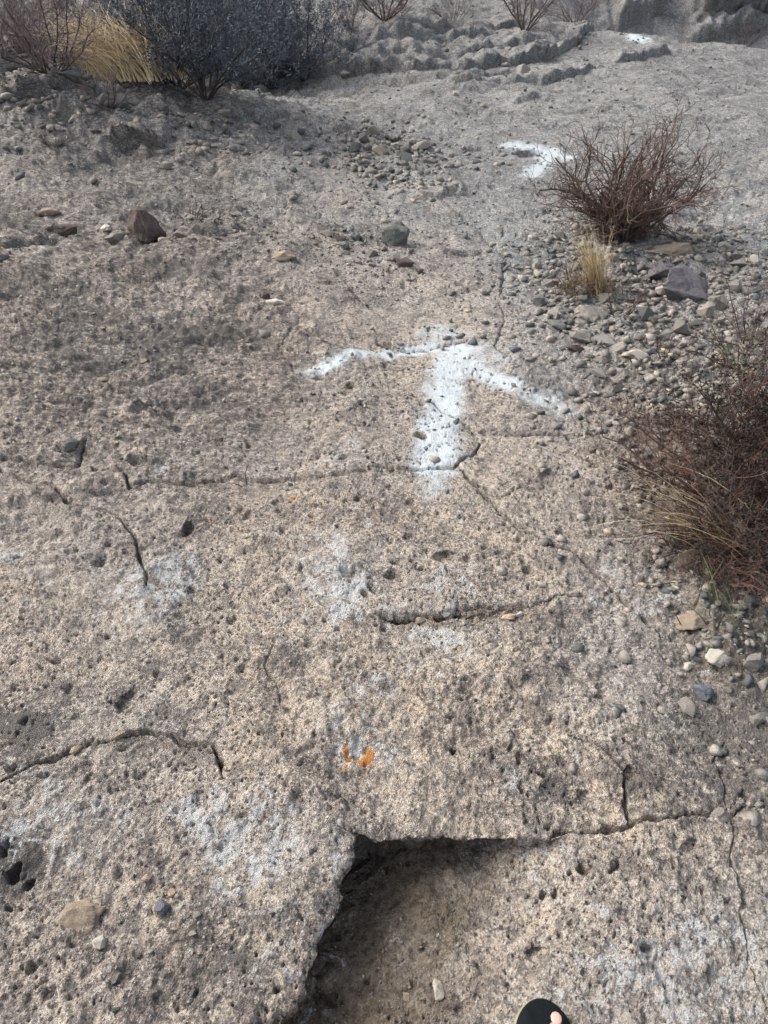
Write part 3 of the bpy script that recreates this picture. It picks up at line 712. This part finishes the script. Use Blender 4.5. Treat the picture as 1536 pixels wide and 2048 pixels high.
# clusters: polygon in the picture, count, size range (m, radius), label, group
CL = [
 (((1075,500),(1130,470),(1180,500),(1210,560),(1230,610),(1300,620),(1290,760),(1220,800),(1170,740),(1120,690),(1080,640),(1060,580)), 52, .024, .062, 'grey loose stone in the rubble around and below the grass tuft'),
 (((1230,520),(1300,490),(1536,500),(1536,640),(1400,660),(1300,660),(1250,600)), 46, .026, .066, 'grey-tan loose stone in the rubble around the purple-grey boulders'),
 (((1300,660),(1536,640),(1536,800),(1380,830),(1280,800)), 14, .018, .046, 'loose stone lying between the rubble and the big twiggy bush'),
 (((1200,830),(1300,800),(1536,830),(1536,1180),(1360,1150),(1260,1080),(1240,960)), 10, .014, .036, 'stone lying in the shade under the big twiggy bush'),
 (((1330,1170),(1536,1230),(1536,1480),(1440,1480),(1350,1330)), 7, .010, .022, 'small stone on the right edge of the trail below the twiggy bush'),
 (((680,290),(760,270),(870,300),(860,345),(780,375),(700,340)), 30, .035, .090, 'angular grey stone in the rubble heap in the upper middle'),
 (((640,470),(720,450),(800,455),(830,520),(780,560),(690,530)), 24, .020, .048, 'small stone around the grey-green boulder'),
 (((330,440),(400,410),(520,440),(540,480),(380,505),(330,500)), 24, .020, .050, 'small stone strewn right of the dark pointed rock'),
 (((40,180),(200,170),(460,240),(560,300),(420,300),(240,250),(60,240)), 16, .035, .09, 'grey stone on the rubbly bank below the dry grass'),
 (((680,160),(900,150),(1080,140),(1220,80),(1000,80),(700,95)), 18, .030, .080, 'grey block of rock along the layered ledges'),
 (((230,1740),(420,1760),(400,1900),(180,1960),(200,1880)), 14, .006, .012, 'tan pebble scattered around the dark charcoal stone'),
 (((200,1930),(420,1960),(380,2048),(160,2048)), 5, .008, .014, 'tan pebble near the bottom left corner'),
 (((920,1230),(1100,1205),(1110,1240),(960,1252)), 7, .006, .011, 'pebble wedged in the short wide crack'),
 (((540,955),(700,950),(700,975),(560,985)), 7, .007, .014, 'pale crumb of rock along the lower lip of the long crack'),
]
n_ind = 0
for ci, (poly, cnt, r0, r1, lb) in enumerate(CL):
    WP = [at(*p) for p in poly]; xs = [p[0] for p in WP]; ys = [p[1] for p in WP]
    k = 0; tries = 0; XY = []
    while k < cnt and tries < 20000:
        tries += 1
        x = R.uniform(min(xs), max(xs)); y = R.uniform(min(ys), max(ys))
        if not inpoly(x, y, WP): continue
        r = r0 + (r1 - r0)*R.random()**1.9
        if any((x - a)**2 + (y - b)**2 < (.75*(r + c))**2 for a, b, c in taken): continue
        taken.append((x, y, r)); k += 1; XY.append((x, y, r))
    if not XY: continue
    Z = ground_z([p[0] for p in XY], [p[1] for p in XY])
    for (x, y, r), z in zip(XY, Z):
        me = R.choice(MED); a, b, c = r*R.uniform(.8, 1.25), r*R.uniform(.65, 1.05), r*R.uniform(.45, .8)
        o = place_stone('stone', me, x, y, a, b, c, (R.uniform(-.4, .4), R.uniform(-.4, .4), R.uniform(0, 6.28)), .28, z)
        tag(o, lb, 'stone', 'loose stones: ' + lb.split(' ', 1)[1] if False else 'loose stones, cluster ' + ['below the grass tuft', 'around the boulders', 'beside the twiggy bush', 'under the twiggy bush', 'along the right trail edge', 'upper rubble heap', 'by the grey-green boulder', 'right of the pointed rock', 'on the bank', 'on the layered ledges', 'by the charcoal stone', 'near the bottom corner', 'in the wide crack', 'along the long crack'][ci])
        n_ind += 1
print('individual stones', n_ind + len(NAMED))

# gravel: what is too small to count
def scatter(name, XYR, meshes, mat, label, seed=1, sink=.3):
    rs = np.random.RandomState(seed); XYR = np.array(XYR)
    Z = ground_z(XYR[:, 0], XYR[:, 1]); VV = []; FF = []; RR = []; off = 0
    which = rs.randint(0, len(meshes), len(XYR))
    for k, me in enumerate(meshes):
        idx = np.where(which == k)[0]
        if len(idx) == 0: continue
        P = np.array([v.co for v in me.vertices]); T = np.array([list(p.vertices) for p in me.polygons])
        n = len(idx); th = rs.rand(n)*6.28; c, s = np.cos(th), np.sin(th)
        tl = rs.uniform(-.5, .5, n)
        r = XYR[idx, 2]; sx = r*rs.uniform(.8, 1.3, n); sy = r*rs.uniform(.6, 1.1, n); sz = r*rs.uniform(.45, .85, n)
        Q = P[None]*np.stack([sx, sy, sz], 1)[:, None, :]
        qx = Q[..., 0]*np.cos(tl)[:, None] - Q[..., 2]*np.sin(tl)[:, None]; qz = Q[..., 0]*np.sin(tl)[:, None] + Q[..., 2]*np.cos(tl)[:, None]
        X = qx*c[:, None] - Q[..., 1]*s[:, None] + XYR[idx, 0][:, None]; Y = qx*s[:, None] + Q[..., 1]*c[:, None] + XYR[idx, 1][:, None]
        Zz = qz + (Z[idx] + sz*(1 - 2*sink))[:, None]
        VV.append(np.stack([X, Y, Zz], -1).reshape(-1, 3)); RR.append(np.repeat(rs.rand(n), len(P)))
        FF.append((T[None] + (np.arange(n)*len(P))[:, None, None]).reshape(-1, 3) + off); off += n*len(P)
    me = mesh_np(name, np.concatenate(VV), np.concatenate(FF), mat, np.concatenate(RR))
    return tag(obj(name, me), label, 'gravel', kind='stuff')
TRI = []
for i in range(8):
    me = hull_stone(400 + i, 10, 0); TRI.append(me)
rs = np.random.RandomState(3)
def spots(poly, n, r0, r1, power=2.2):
    WP = [at(*p) for p in poly]; xs = [p[0] for p in WP]; ys = [p[1] for p in WP]; out = []
    while len(out) < n:
        x = rs.uniform(min(xs), max(xs)); y = rs.uniform(min(ys), max(ys))
        if inpoly(x, y, WP):
            j = rs.exponential(.16)*(1 + .08*y); x += rs.normal(0, j); y += rs.normal(0, j); out.append((x, y, r0 + (r1 - r0)*rs.rand()**power))
    return out
G = []
G += spots(((1075,480),(1150,450),(1536,470),(1536,850),(1250,830),(1130,690),(1050,590)), 4200, .006, .036, 3)
G += spots(((1220,800),(1700,800),(1700,1500),(1480,1500),(1350,1250),(1260,1080)), 2600, .004, .026, 3)
G += spots(((640,270),(760,255),(900,300),(900,370),(780,390),(680,350)), 600, .010, .045, 2)
G += spots(((-100,160),(200,160),(480,225),(620,300),(400,320),(200,290),(-100,270)), 1200, .010, .055, 2.5)
G += spots(((300,420),(420,390),(560,430),(600,520),(380,530),(280,510)), 500, .005, .016)
G += spots(((620,440),(820,430),(850,560),(800,620),(640,600)), 500, .004, .014)
tag(scatter('gravel', G, TRI, M['stone'], 'loose grey gravel between the larger stones', 1, .42), None)
G = spots(((-200,300),(900,300),(1100,480),(1000,640),(820,930),(-300,960)), 5200, .0025, .012, 3)
G += spots(((300,950),(700,950),(900,1500),(400,1500)), 700, .0015, .005, 2)
G += spots(((780,1225),(1100,1205),(1110,1240),(960,1252)), 160, .003, .008, 2)
G += spots(((150,1720),(500,1720),(500,2040),(50,2040)), 700, .0014, .005, 2)
G += spots(((700,1750),(1100,1700),(1200,2040),(600,2040)), 500, .0014, .005, 2)
tag(scatter('grit', G, TRI, M['stone'], 'fine stone grit scattered over the rock', 2), None)
G = spots(((600,60),(1400,60),(1536,250),(1536,480),(1100,470),(900,300),(600,280)), 2200, .006, .022, 3)
scatter('grit', G, TRI, M['stone'], 'fine grit on the far grey slope', 5)

# ------------------------------------------------------------------ twigs and blades
def tubes(name, segs, mat, parent=None, sides=3, loc=None):
    A = np.array([s[0] for s in segs], float); B = np.array([s[1] for s in segs], float)
    r0 = np.array([s[2] for s in segs]); r1 = np.array([s[3] for s in segs]); rn = np.array([s[4] for s in segs])
    D = B - A; L = np.linalg.norm(D, axis=1, keepdims=True) + 1e-9; D = D/L
    up = np.where(np.abs(D[:, 2:3]) > .9, np.array([[1., 0, 0]]), np.array([[0, 0, 1.]]))
    U = np.cross(D, up); U /= np.linalg.norm(U, axis=1, keepdims=True) + 1e-9; W = np.cross(D, U)
    B = B + D*np.minimum(r1, .5*L[:, 0])[:, None]*.5
    ring = []
    for P, r in ((A, r0), (B, r1)):
        for k in range(sides):
            a = 6.2831853*k/sides
            ring.append(P + (U*math.cos(a) + W*math.sin(a))*r[:, None])
    V = np.stack(ring, 1); n = len(segs); V = V.reshape(-1, 3)
    F = np.array([[k, (k + 1) % sides, sides + (k + 1) % sides, sides + k] for k in range(sides)])
    F = (F[None] + (np.arange(n)*2*sides)[:, None, None]).reshape(-1, 4)
    me = mesh_np(name, V, F, mat, np.repeat(rn, 2*sides), smooth=True)
    return obj(name, me, parent, loc)
def grow(rs, p, d, length, r, steps, bend, grav, out, rn=None, r_end=.45):
    """walk a twig; returns its joints"""
    J = [(p.copy(), d.copy(), r)]
    rn = rs.random() if rn is None else rn
    for i in range(steps):
        d = (d + Vector((rs.gauss(0, bend), rs.gauss(0, bend), rs.gauss(0, bend) + grav))).normalized()
        q = p + d*(length/steps); rr = r*(1 - (1 - r_end)*(i + 1)/steps); rp = r*(1 - (1 - r_end)*i/steps)
        out.append((tuple(p), tuple(q), rp, rr, rn)); p = q; J.append((p.copy(), d.copy(), rr))
    return J
def bush(name, px, py, label, group, cat, height, spread, nstem, nside, ntwig, mats, seed, r=.006, elmin=.25, lean=(0, 0), flat=0.0, wiggle=.22, loc=None, leaf=None, nleaf=0, leafsize=.01, rtw=1.0, elmax=1.25):
    rs = random.Random(seed); x, y = at(px, py) if loc is None else loc
    z = gz(x, y) - .01; root = empty(name, (x, y, z)); tag(root, label, cat, group)
    tips = []
    for s in range(nstem):
        az = 6.28*(s + rs.uniform(-.4, .4))/nstem; el = rs.uniform(elmin, elmax)*(1 - flat*.6)
        d = Vector((math.cos(az)*math.cos(el)*spread + lean[0], math.sin(az)*math.cos(el)*spread + lean[1], math.sin(el))).normalized()
        L = height*rs.uniform(.75, 1.1)*(1.0 if el > .6 else .9)
        st = []; tw = []
        p0 = Vector((math.cos(az)*.03, math.sin(az)*.03, 0))
        J = grow(rs, p0, d, L, r*rs.uniform(.8, 1.3), 7, wiggle*.7, .04*(1 - flat), st)
        for a in range(nside):
            q, dd, rr = J[rs.randint(1, len(J) - 1)]
            e = (dd + Vector((rs.gauss(0, .65), rs.gauss(0, .65), rs.gauss(.1, .45)))).normalized()
            J2 = grow(rs, q, e, L*rs.uniform(.22, .5), rr*.62, 5, wiggle, .06*(1 - flat), tw)
            for b in range(ntwig):
                q2, d2, r2 = J2[rs.randint(1, len(J2) - 1)]
                e2 = (d2 + Vector((rs.gauss(0, .6), rs.gauss(0, .6), rs.gauss(.1, .5)))).normalized()
                J3 = grow(rs, q2, e2, L*rs.uniform(.07, .22), max(r2*.6, r*.16)*rtw, 3, wiggle*1.2, .05, tw)
                tips.append(J3[-1][0]); tips.append(J3[1][0])
        so = tubes('stem', st, mats[0], root, 5); tag(tubes('twigs', tw, mats[1], so, 3), kind='stuff')
    if leaf is not None:
        n = nleaf; V = []; 
        C_ = np.array([tuple(tips[rs.randrange(len(tips))]) for _ in range(n)]); rr = np.random.RandomState(seed)
        C_ += rr.normal(0, leafsize*.9, C_.shape)
        a = rr.normal(size=(n, 3)); a /= np.linalg.norm(a, axis=1, keepdims=True); b = np.cross(a, rr.normal(size=(n, 3))); b /= np.linalg.norm(b, axis=1, keepdims=True)
        ls = leafsize*rr.uniform(.5, 1.2, (n, 1)); V = np.stack([C_ - a*ls, C_ - b*ls*.3, C_ + a*ls, C_ + b*ls*.3], 1).reshape(-1, 3)
        F = np.arange(4*n).reshape(n, 4)
        tag(obj('leaves', mesh_np('leaves', V, F, leaf, np.repeat(rr.rand(n), 4)), root), kind='stuff')
    return root
def tuft(name, px, py, n, length, lean, spreadv, mat, label, seed, w=.0016, cat='grass', group=None, droop=.5, base_r=.03, loc=None):
    rs = np.random.RandomState(seed); x, y = at(px, py) if loc is None else loc; z = gz(x, y) - .005
    V = []; K = 6
    az = rs.rand(n)*6.28; d = np.stack([np.cos(az)*spreadv*rs.rand(n) + lean[0], np.sin(az)*spreadv*rs.rand(n) + lean[1], np.ones(n)], 1)
    d /= np.linalg.norm(d, axis=1, keepdims=True); L = length*rs.uniform(.45, 1.1, n)
    p = np.stack([rs.normal(0, base_r, n), rs.normal(0, base_r*.8, n), np.zeros(n)], 1)
    side = np.cross(d, rs.normal(size=(n, 3))); side /= np.linalg.norm(side, axis=1, keepdims=True)
    rows = []
    for k in range(K + 1):
        ww = w*(1 - k/K*.8)*rs.uniform(.8, 1.2)
        rows.append(np.stack([p - side*ww, p + side*ww], 1))
        p = p + d*(L/K)[:, None]; d = d + np.stack([d[:, 0]*droop*.25, d[:, 1]*droop*.25, -droop*.22*np.ones(n)], 1) + rs.normal(0, .05, (n, 3))
        d /= np.linalg.norm(d, axis=1, keepdims=True)
    V = np.stack(rows, 1).reshape(n, -1, 3)                     # n, (K+1)*2, 3
    F = np.array([[2*k, 2*k + 1, 2*k + 3, 2*k + 2] for k in range(K)])
    F = (F[None] + (np.arange(n)*2*(K + 1))[:, None, None]).reshape(-1, 4)
    me = mesh_np(name, V.reshape(-1, 3), F, mat, np.repeat(rs.rand(n), 2*(K + 1)))
    o = obj(name, me, None, (x, y, z)); return tag(o, label, cat, group)

# bare red-brown bush
bush('bare_bush', 1245, 486, 'leafless red-brown bush with dark stems on the rubble right of the trail', None, 'bush', .56, .66, 30, 11, 8,
     (M['stem_dark'], M['twig_red']), 11, r=.0085, wiggle=.30, rtw=1.25, elmin=.5, elmax=1.4)
tuft('grass_tuft', 1192, 582, 210, .34, (-.22, .05), .35, M['straw'], 'straw-coloured grass tuft in front of the bare red-brown bush', 21, w=.0018, droop=.35, base_r=.03)
tuft('dead_grass', 1178, 588, 260, .17, (-.3, -.1), 1.3, M['litter'], 'matted dead brown grass at the foot of the straw tuft', 22, w=.0022, droop=.7, base_r=.07)
bush('small_dry_plant', 1238, 640, 'small dead brown plant in the rubble below the grass tuft', 'small dry plants', 'plant', .16, 1.1, 7, 6, 4, (M['stem_dark'], M['twig_red']), 12, r=.003)
bush('small_dry_plant', 1150, 560, 'small twiggy plant touching the left foot of the grass tuft', 'small dry plants', 'plant', .14, 1.1, 6, 6, 4, (M['stem_dark'], M['twig_red']), 13, r=.003)
bush('small_dry_plant', 478, 968, 'tiny brown sprig growing out of the long crack at left', 'small dry plants', 'plant', .085, 1.1, 6, 4, 3, (M['stem_dark'], M['twig_red2']), 14, r=.0016, lean=(-.6, .2))
bush('small_dry_plant', 1330, 720, 'low grey plant at the upper edge of the big twiggy bush', 'small dry plants', 'plant', .16, 1.1, 7, 7, 4, (M['stem_dark'], M['twig_red']), 15, r=.003)
bush('small_dry_plant', 385, 440, 'small reddish plant behind the stones right of the pointed rock', 'small dry plants', 'plant', .14, 1.1, 6, 6, 4, (M['stem_dark'], M['twig_red']), 16, r=.003)
# big twiggy bush reaching in from the right
bush('twiggy_bush', 1530, 1020, 'dark dense bush at the right edge behind the low reddish twigs', None, 'bush', .52, 1.1, 30, 12, 8,
     (M['stem_dark'], M['twig_dark']), 31, r=.0048, flat=.6, wiggle=.26, loc=(1.40, 2.02), leaf=M['leaf_core_shade'], nleaf=16000, leafsize=.010, elmax=.8)
bush('twiggy_bush', 1530, 1020, 'low spread of fine reddish twigs over the stones beside the big arrow', None, 'bush', .50, 1.2, 30, 11, 7,
     (M['stem_dark'], M['twig_red2']), 36, r=.0040, flat=.85, lean=(-.12, .02), wiggle=.27, loc=(1.20, 1.98), elmax=.55)
bush('twiggy_bush', 1530, 1180, 'tangled reddish twigs at the right edge below the low spread, over the tan rock', None, 'bush', .36, 1.2, 22, 10, 7,
     (M['stem_dark'], M['twig_red2']), 32, r=.0034, flat=.7, lean=(-.1, -.05), wiggle=.28, loc=(1.10, 1.66), elmax=.6)
bush('twiggy_bush', 1530, 1180, 'dark clump at the right edge below the arching straw blades', None, 'bush', .30, 1.1, 22, 10, 7,
     (M['stem_dark'], M['twig_dark']), 37, r=.0034, flat=.6, wiggle=.28, loc=(1.14, 1.70), leaf=M['leaf_core_shade'], nleaf=12000, leafsize=.007, elmax=.8)
bush('green_shrub', 1480, 740, 'small shrub with green shoots above the big twiggy bush', None, 'shrub', .26, 1.0, 12, 6, 5,
     (M['stem_dark'], M['twig_red']), 33, r=.003, leaf=M['leaf_green'], nleaf=500, leafsize=.010, loc=None)
tuft('grass_tuft', 1530, 1100, 60, .42, (-.8, .0), .5, M['straw'], 'few long straw blades arching out of the big twiggy bush', 34, w=.0018, droop=.5, base_r=.06, loc=(1.05, 1.72))
tuft('grass_tuft', 1530, 1180, 22, .22, (-.3, .2), .8, M['leaf_green'], 'thin green blades at the right edge under the twiggy bush', 35, w=.0016, droop=.5, base_r=.08, loc=(.90, 1.42))

# far shrubs
bush('bush', 10, 120, 'mauve-brown bare bush on the bank at the upper left corner', None, 'bush', 1.15, 1.2, 24, 13, 9, (M['stem_dark'], M['twig_mauve']), 41, r=.010, rtw=1.3)
bush('bush', 105, 165, 'dark bare bush between the mauve bush and the dry grass', None, 'bush', .70, 1.0, 16, 12, 8, (M['stem_dark'], M['twig_mauve']), 42, r=.007, rtw=1.3)
tuft('dry_grass_clump', 285, 172, 1000, .62, (-.45, .10), .55, M['straw_far'], 'tall golden dry grass clump leaning left on the bank', 43, w=.0038, droop=.8, base_r=.16)
tuft('dry_grass_clump', 215, 118, 800, .62, (-.50, .12), .5, M['straw_far'], 'pale dry grass clump behind the golden one', 44, w=.0038, droop=.75, base_r=.16)
for i, (px, py, hh, lab) in enumerate(((360,185,.95,'grey shrub just right of the golden dry grass'), (415,208,1.0,'dark shrub at the front of the shrub mass in the hollow'),
        (470,190,.95,'dense grey shrub in the middle of the hollow'), (545,178,.95,'dark blue-grey shrub in the right half of the hollow'),
        (610,160,.80,'shrub with pale bare branches at the right end of the hollow'), (300,110,.8,'olive-grey shrub behind the dry grass'),
        (400,110,.8,'grey shrub at the back of the hollow'), (500,100,.8,'brown-grey shrub at the back right of the hollow'))):
    bush('shrub', px, py, lab, 'shrubs massed in the hollow', 'shrub', hh, .95, 13, 10, 6, (M['stem_dark'], M['twig_grey']), 50 + i, r=.008, leaf=M['leaf_dark'], nleaf=8000, leafsize=.018, rtw=1.2)
for i, (px, py, hh, lab) in enumerate(((225,225,.28,'low dark plant on the bank above the small cave'), (770,62,.75,'round mauve bush at the top centre'), (1048,78,.75,'upright bare bush at the top, right of centre'),
        (1150,55,.42,'small bare bush right of the upright one'), (905,60,.35,'low grey plant on the top ledges'), (1490,95,.3,'low dark plant at the far right crest'), (700,85,.35,'low plant at the right foot of the shrub mass'), (1500,690,.3,'mauve plant above the green shoots'),(110,310,.2,'low reddish plant on the left slope under the bank'))):
    bush('bush', px, py, lab, None, 'bush', hh, .9 if i != 2 else .45, 12, 10, 6, (M['stem_dark'], M['twig_mauve']), 70 + i, r=.006*hh/.6, rtw=1.3)

# ------------------------------------------------------------------ the walker's foot
def foot():
    tipx, tipy = at(1073, 1984); gzv = gz(tipx, tipy - .08)
    root = empty('person', (tipx, tipy - .02, gzv + .012)); tag(root, 'left foot in a black open sandal stepping in at the bottom edge', 'person')
    root.rotation_euler = (0, 0, math.radians(-4)); root.scale = (1.18, 1.18, 1.18)
    # sole outline (y backwards from the toe)
    def outline(y):      # y 0..-.27 -> (left x, right x)
        t = -y/.27
        wd = .049*min(1, math.sqrt(max(0, 1 - (1 - min(t/.22, 1))**2)))*(1 - .28*sm(.25, .62, np.array(t)).item()) if t < .9 else .037*math.sqrt(max(0, 1 - ((t - .9)/.1)**2))
        c = .004*math.sin(t*5)
        return c - wd, c + wd
    def slab(y0, y1, z0, z1, inset, mat, name, parent):
        bm = bmesh.new(); N = 34; ringsL = []; 
        prof = []
        ys = [-.27*(1 - math.cos(math.pi*i/N))/2 for i in range(N + 1)]
        loop = [(outline(y)[1], y) for y in ys] + [(outline(y)[0], y) for y in reversed(ys[1:-1])]
        cx = sum(p[0] for p in loop)/len(loop); cy = -.135
        def ring(z, sc):
            return [bm.verts.new((cx + (p[0] - cx)*(1 - sc/.05), cy + (p[1] - cy)*(1 - sc/.135), z + .010*max(0, (p[1] + .05)/.05)**2)) for p in loop]
        rs_ = [ring(z0, inset + .003), ring(z0 + .003, inset), ring(z1 - .003, inset), ring(z1, inset + .003)]
        for a, b in zip(rs_, rs_[1:]):
            for i in range(len(a)):
                j = (i + 1) % len(a); bm.faces.new((a[i], a[j], b[j], b[i]))
        bm.faces.new(rs_[-1]); bm.faces.new(list(reversed(rs_[0])))
        me = bpy.data.meshes.new(name); bm.to_mesh(me); bm.free(); me.materials.append(mat)
        for p in me.polygons: p.use_smooth = len(p.vertices) == 4
        return obj(name, me, parent)
    k = NB('olive_rubber', .8, .3); k.color(k.mix(k.noise(40, 3), (.16, .15, .10), (.24, .22, .15))); rubber = k.m
    k = NB('black_foam', .9, .1); k.color(k.mix(k.noise(60, 3), (.004, .006, .007), (.009, .011, .012))); k.bump(k.noise(400, 2), .001, .5); foam = k.m
    k = NB('skin', .55, .4); k.color(k.mix(k.noise(30, 3), (.32, .17, .125), (.42, .24, .19))); k.b.inputs['Subsurface Weight'].default_value = .1; k.b.inputs['Subsurface Radius'].default_value = (.01, .004, .002); skin = k.m
    k = NB('toenail', .35, .5); k.color((.45, .29, .24)); nail = k.m
    k = NB('dark_cloth', .95, .1); k.color(k.mix(k.noise(200, 3), (.02, .022, .03), (.035, .037, .045))); k.bump(k.noise(500, 2), .001, .5); cloth = k.m
    sandal = slab(0, 0, 0, .016, 0, rubber, 'sandal_sole', root)
    slab(0, 0, .0165, .026, .0035, foam, 'footbed', sandal)
    # foot: skinned skeleton
    def skin_obj(name, verts, edges, radii, mat, parent, sub=2, root_v=0):
        me = bpy.data.meshes.new(name); me.from_pydata(verts, edges, []); o = obj(name, me, parent)
        m = o.modifiers.new('skin', 'SKIN'); m.use_smooth_shade = True
        sv_ = me.skin_vertices[0].data if me.skin_vertices else None
        if sv_ is None:
            bm = bmesh.new(); bm.from_mesh(me); bm.verts.layers.skin.verify(); bm.to_mesh(me); bm.free(); sv_ = me.skin_vertices[0].data
        for i, rr in enumerate(radii):
            sv_[i].radius = rr if isinstance(rr, tuple) else (rr, rr); sv_[i].use_root = i == root_v
        s = o.modifiers.new('sub', 'SUBSURF'); s.levels = s.render_levels = sub
        me.materials.append(mat); return o
    zf = .026
    V_ = [(0, -.20, zf + .045), (0, -.24, zf + .028), (0, -.155, zf + .042), (.002, -.122, zf + .028), (-.002, -.20, zf + .11), (-.002, -.215, zf + .20), (-.002, -.225, zf + .30)]
    E_ = [(0, 1), (0, 2), (2, 3), (0, 4), (4, 5), (5, 6)]
    R_ = [(.034, .034), (.027, .026), (.033, .030), (.038, .018), (.032, .036), (.036, .042), (.048, .054)]
    # toes: big toe on the inner (right) side of a left foot
    toes = [(.016, -.034, .0130), (-.003, -.058, .0088), (-.016, -.066, .0082), (-.027, -.075, .0078), (-.035, -.086, .0075)]
    for tx, ty, tr in toes:
        b = len(V_); V_ += [(tx*.95, ty - .040, zf + tr + .006), (tx, ty - .018, zf + tr + .004), (tx, ty, zf + tr)]
        E_ += [(3, b), (b, b + 1), (b + 1, b + 2)]; R_ += [(tr*1.05, tr*1.0), (tr, tr*.92), (tr*.95, tr*.85)]
    f = skin_obj('foot', V_, E_, R_, skin, root)
    for tx, ty, tr in toes:
        bm = bmesh.new(); bmesh.ops.create_uvsphere(bm, u_segments=10, v_segments=6, radius=1)
        me = bpy.data.meshes.new('toenail'); bm.to_mesh(me); bm.free(); me.materials.append(nail)
        o = obj('toenail', me, root, (tx, ty + .001, zf + tr*1.72)); o.scale = (tr*.62, tr*.75, tr*.18); o.rotation_euler = (-.25, 0, 0)
    # straps
    for sgn, xe in ((1, .040), (-1, -.040)):
        P = [(.006, -.066, zf + .006), (.006 + sgn*.012, -.088, zf + .044), (xe*.8, -.115, zf + .046), (xe*.98, -.135, zf - .004)]
        skin_obj('strap', P, [(0, 1), (1, 2), (2, 3)], [(.004, .004), (.007, .004), (.010, .004), (.009, .004)], foam, sandal)
    skin_obj('trouser_leg', [(-.002, -.222, zf + .22), (-.002, -.232, zf + .34), (0, -.235, zf + .46)], [(0, 1), (1, 2)], [(.068, .072), (.072, .078), (.082, .088)], cloth, root)
foot()
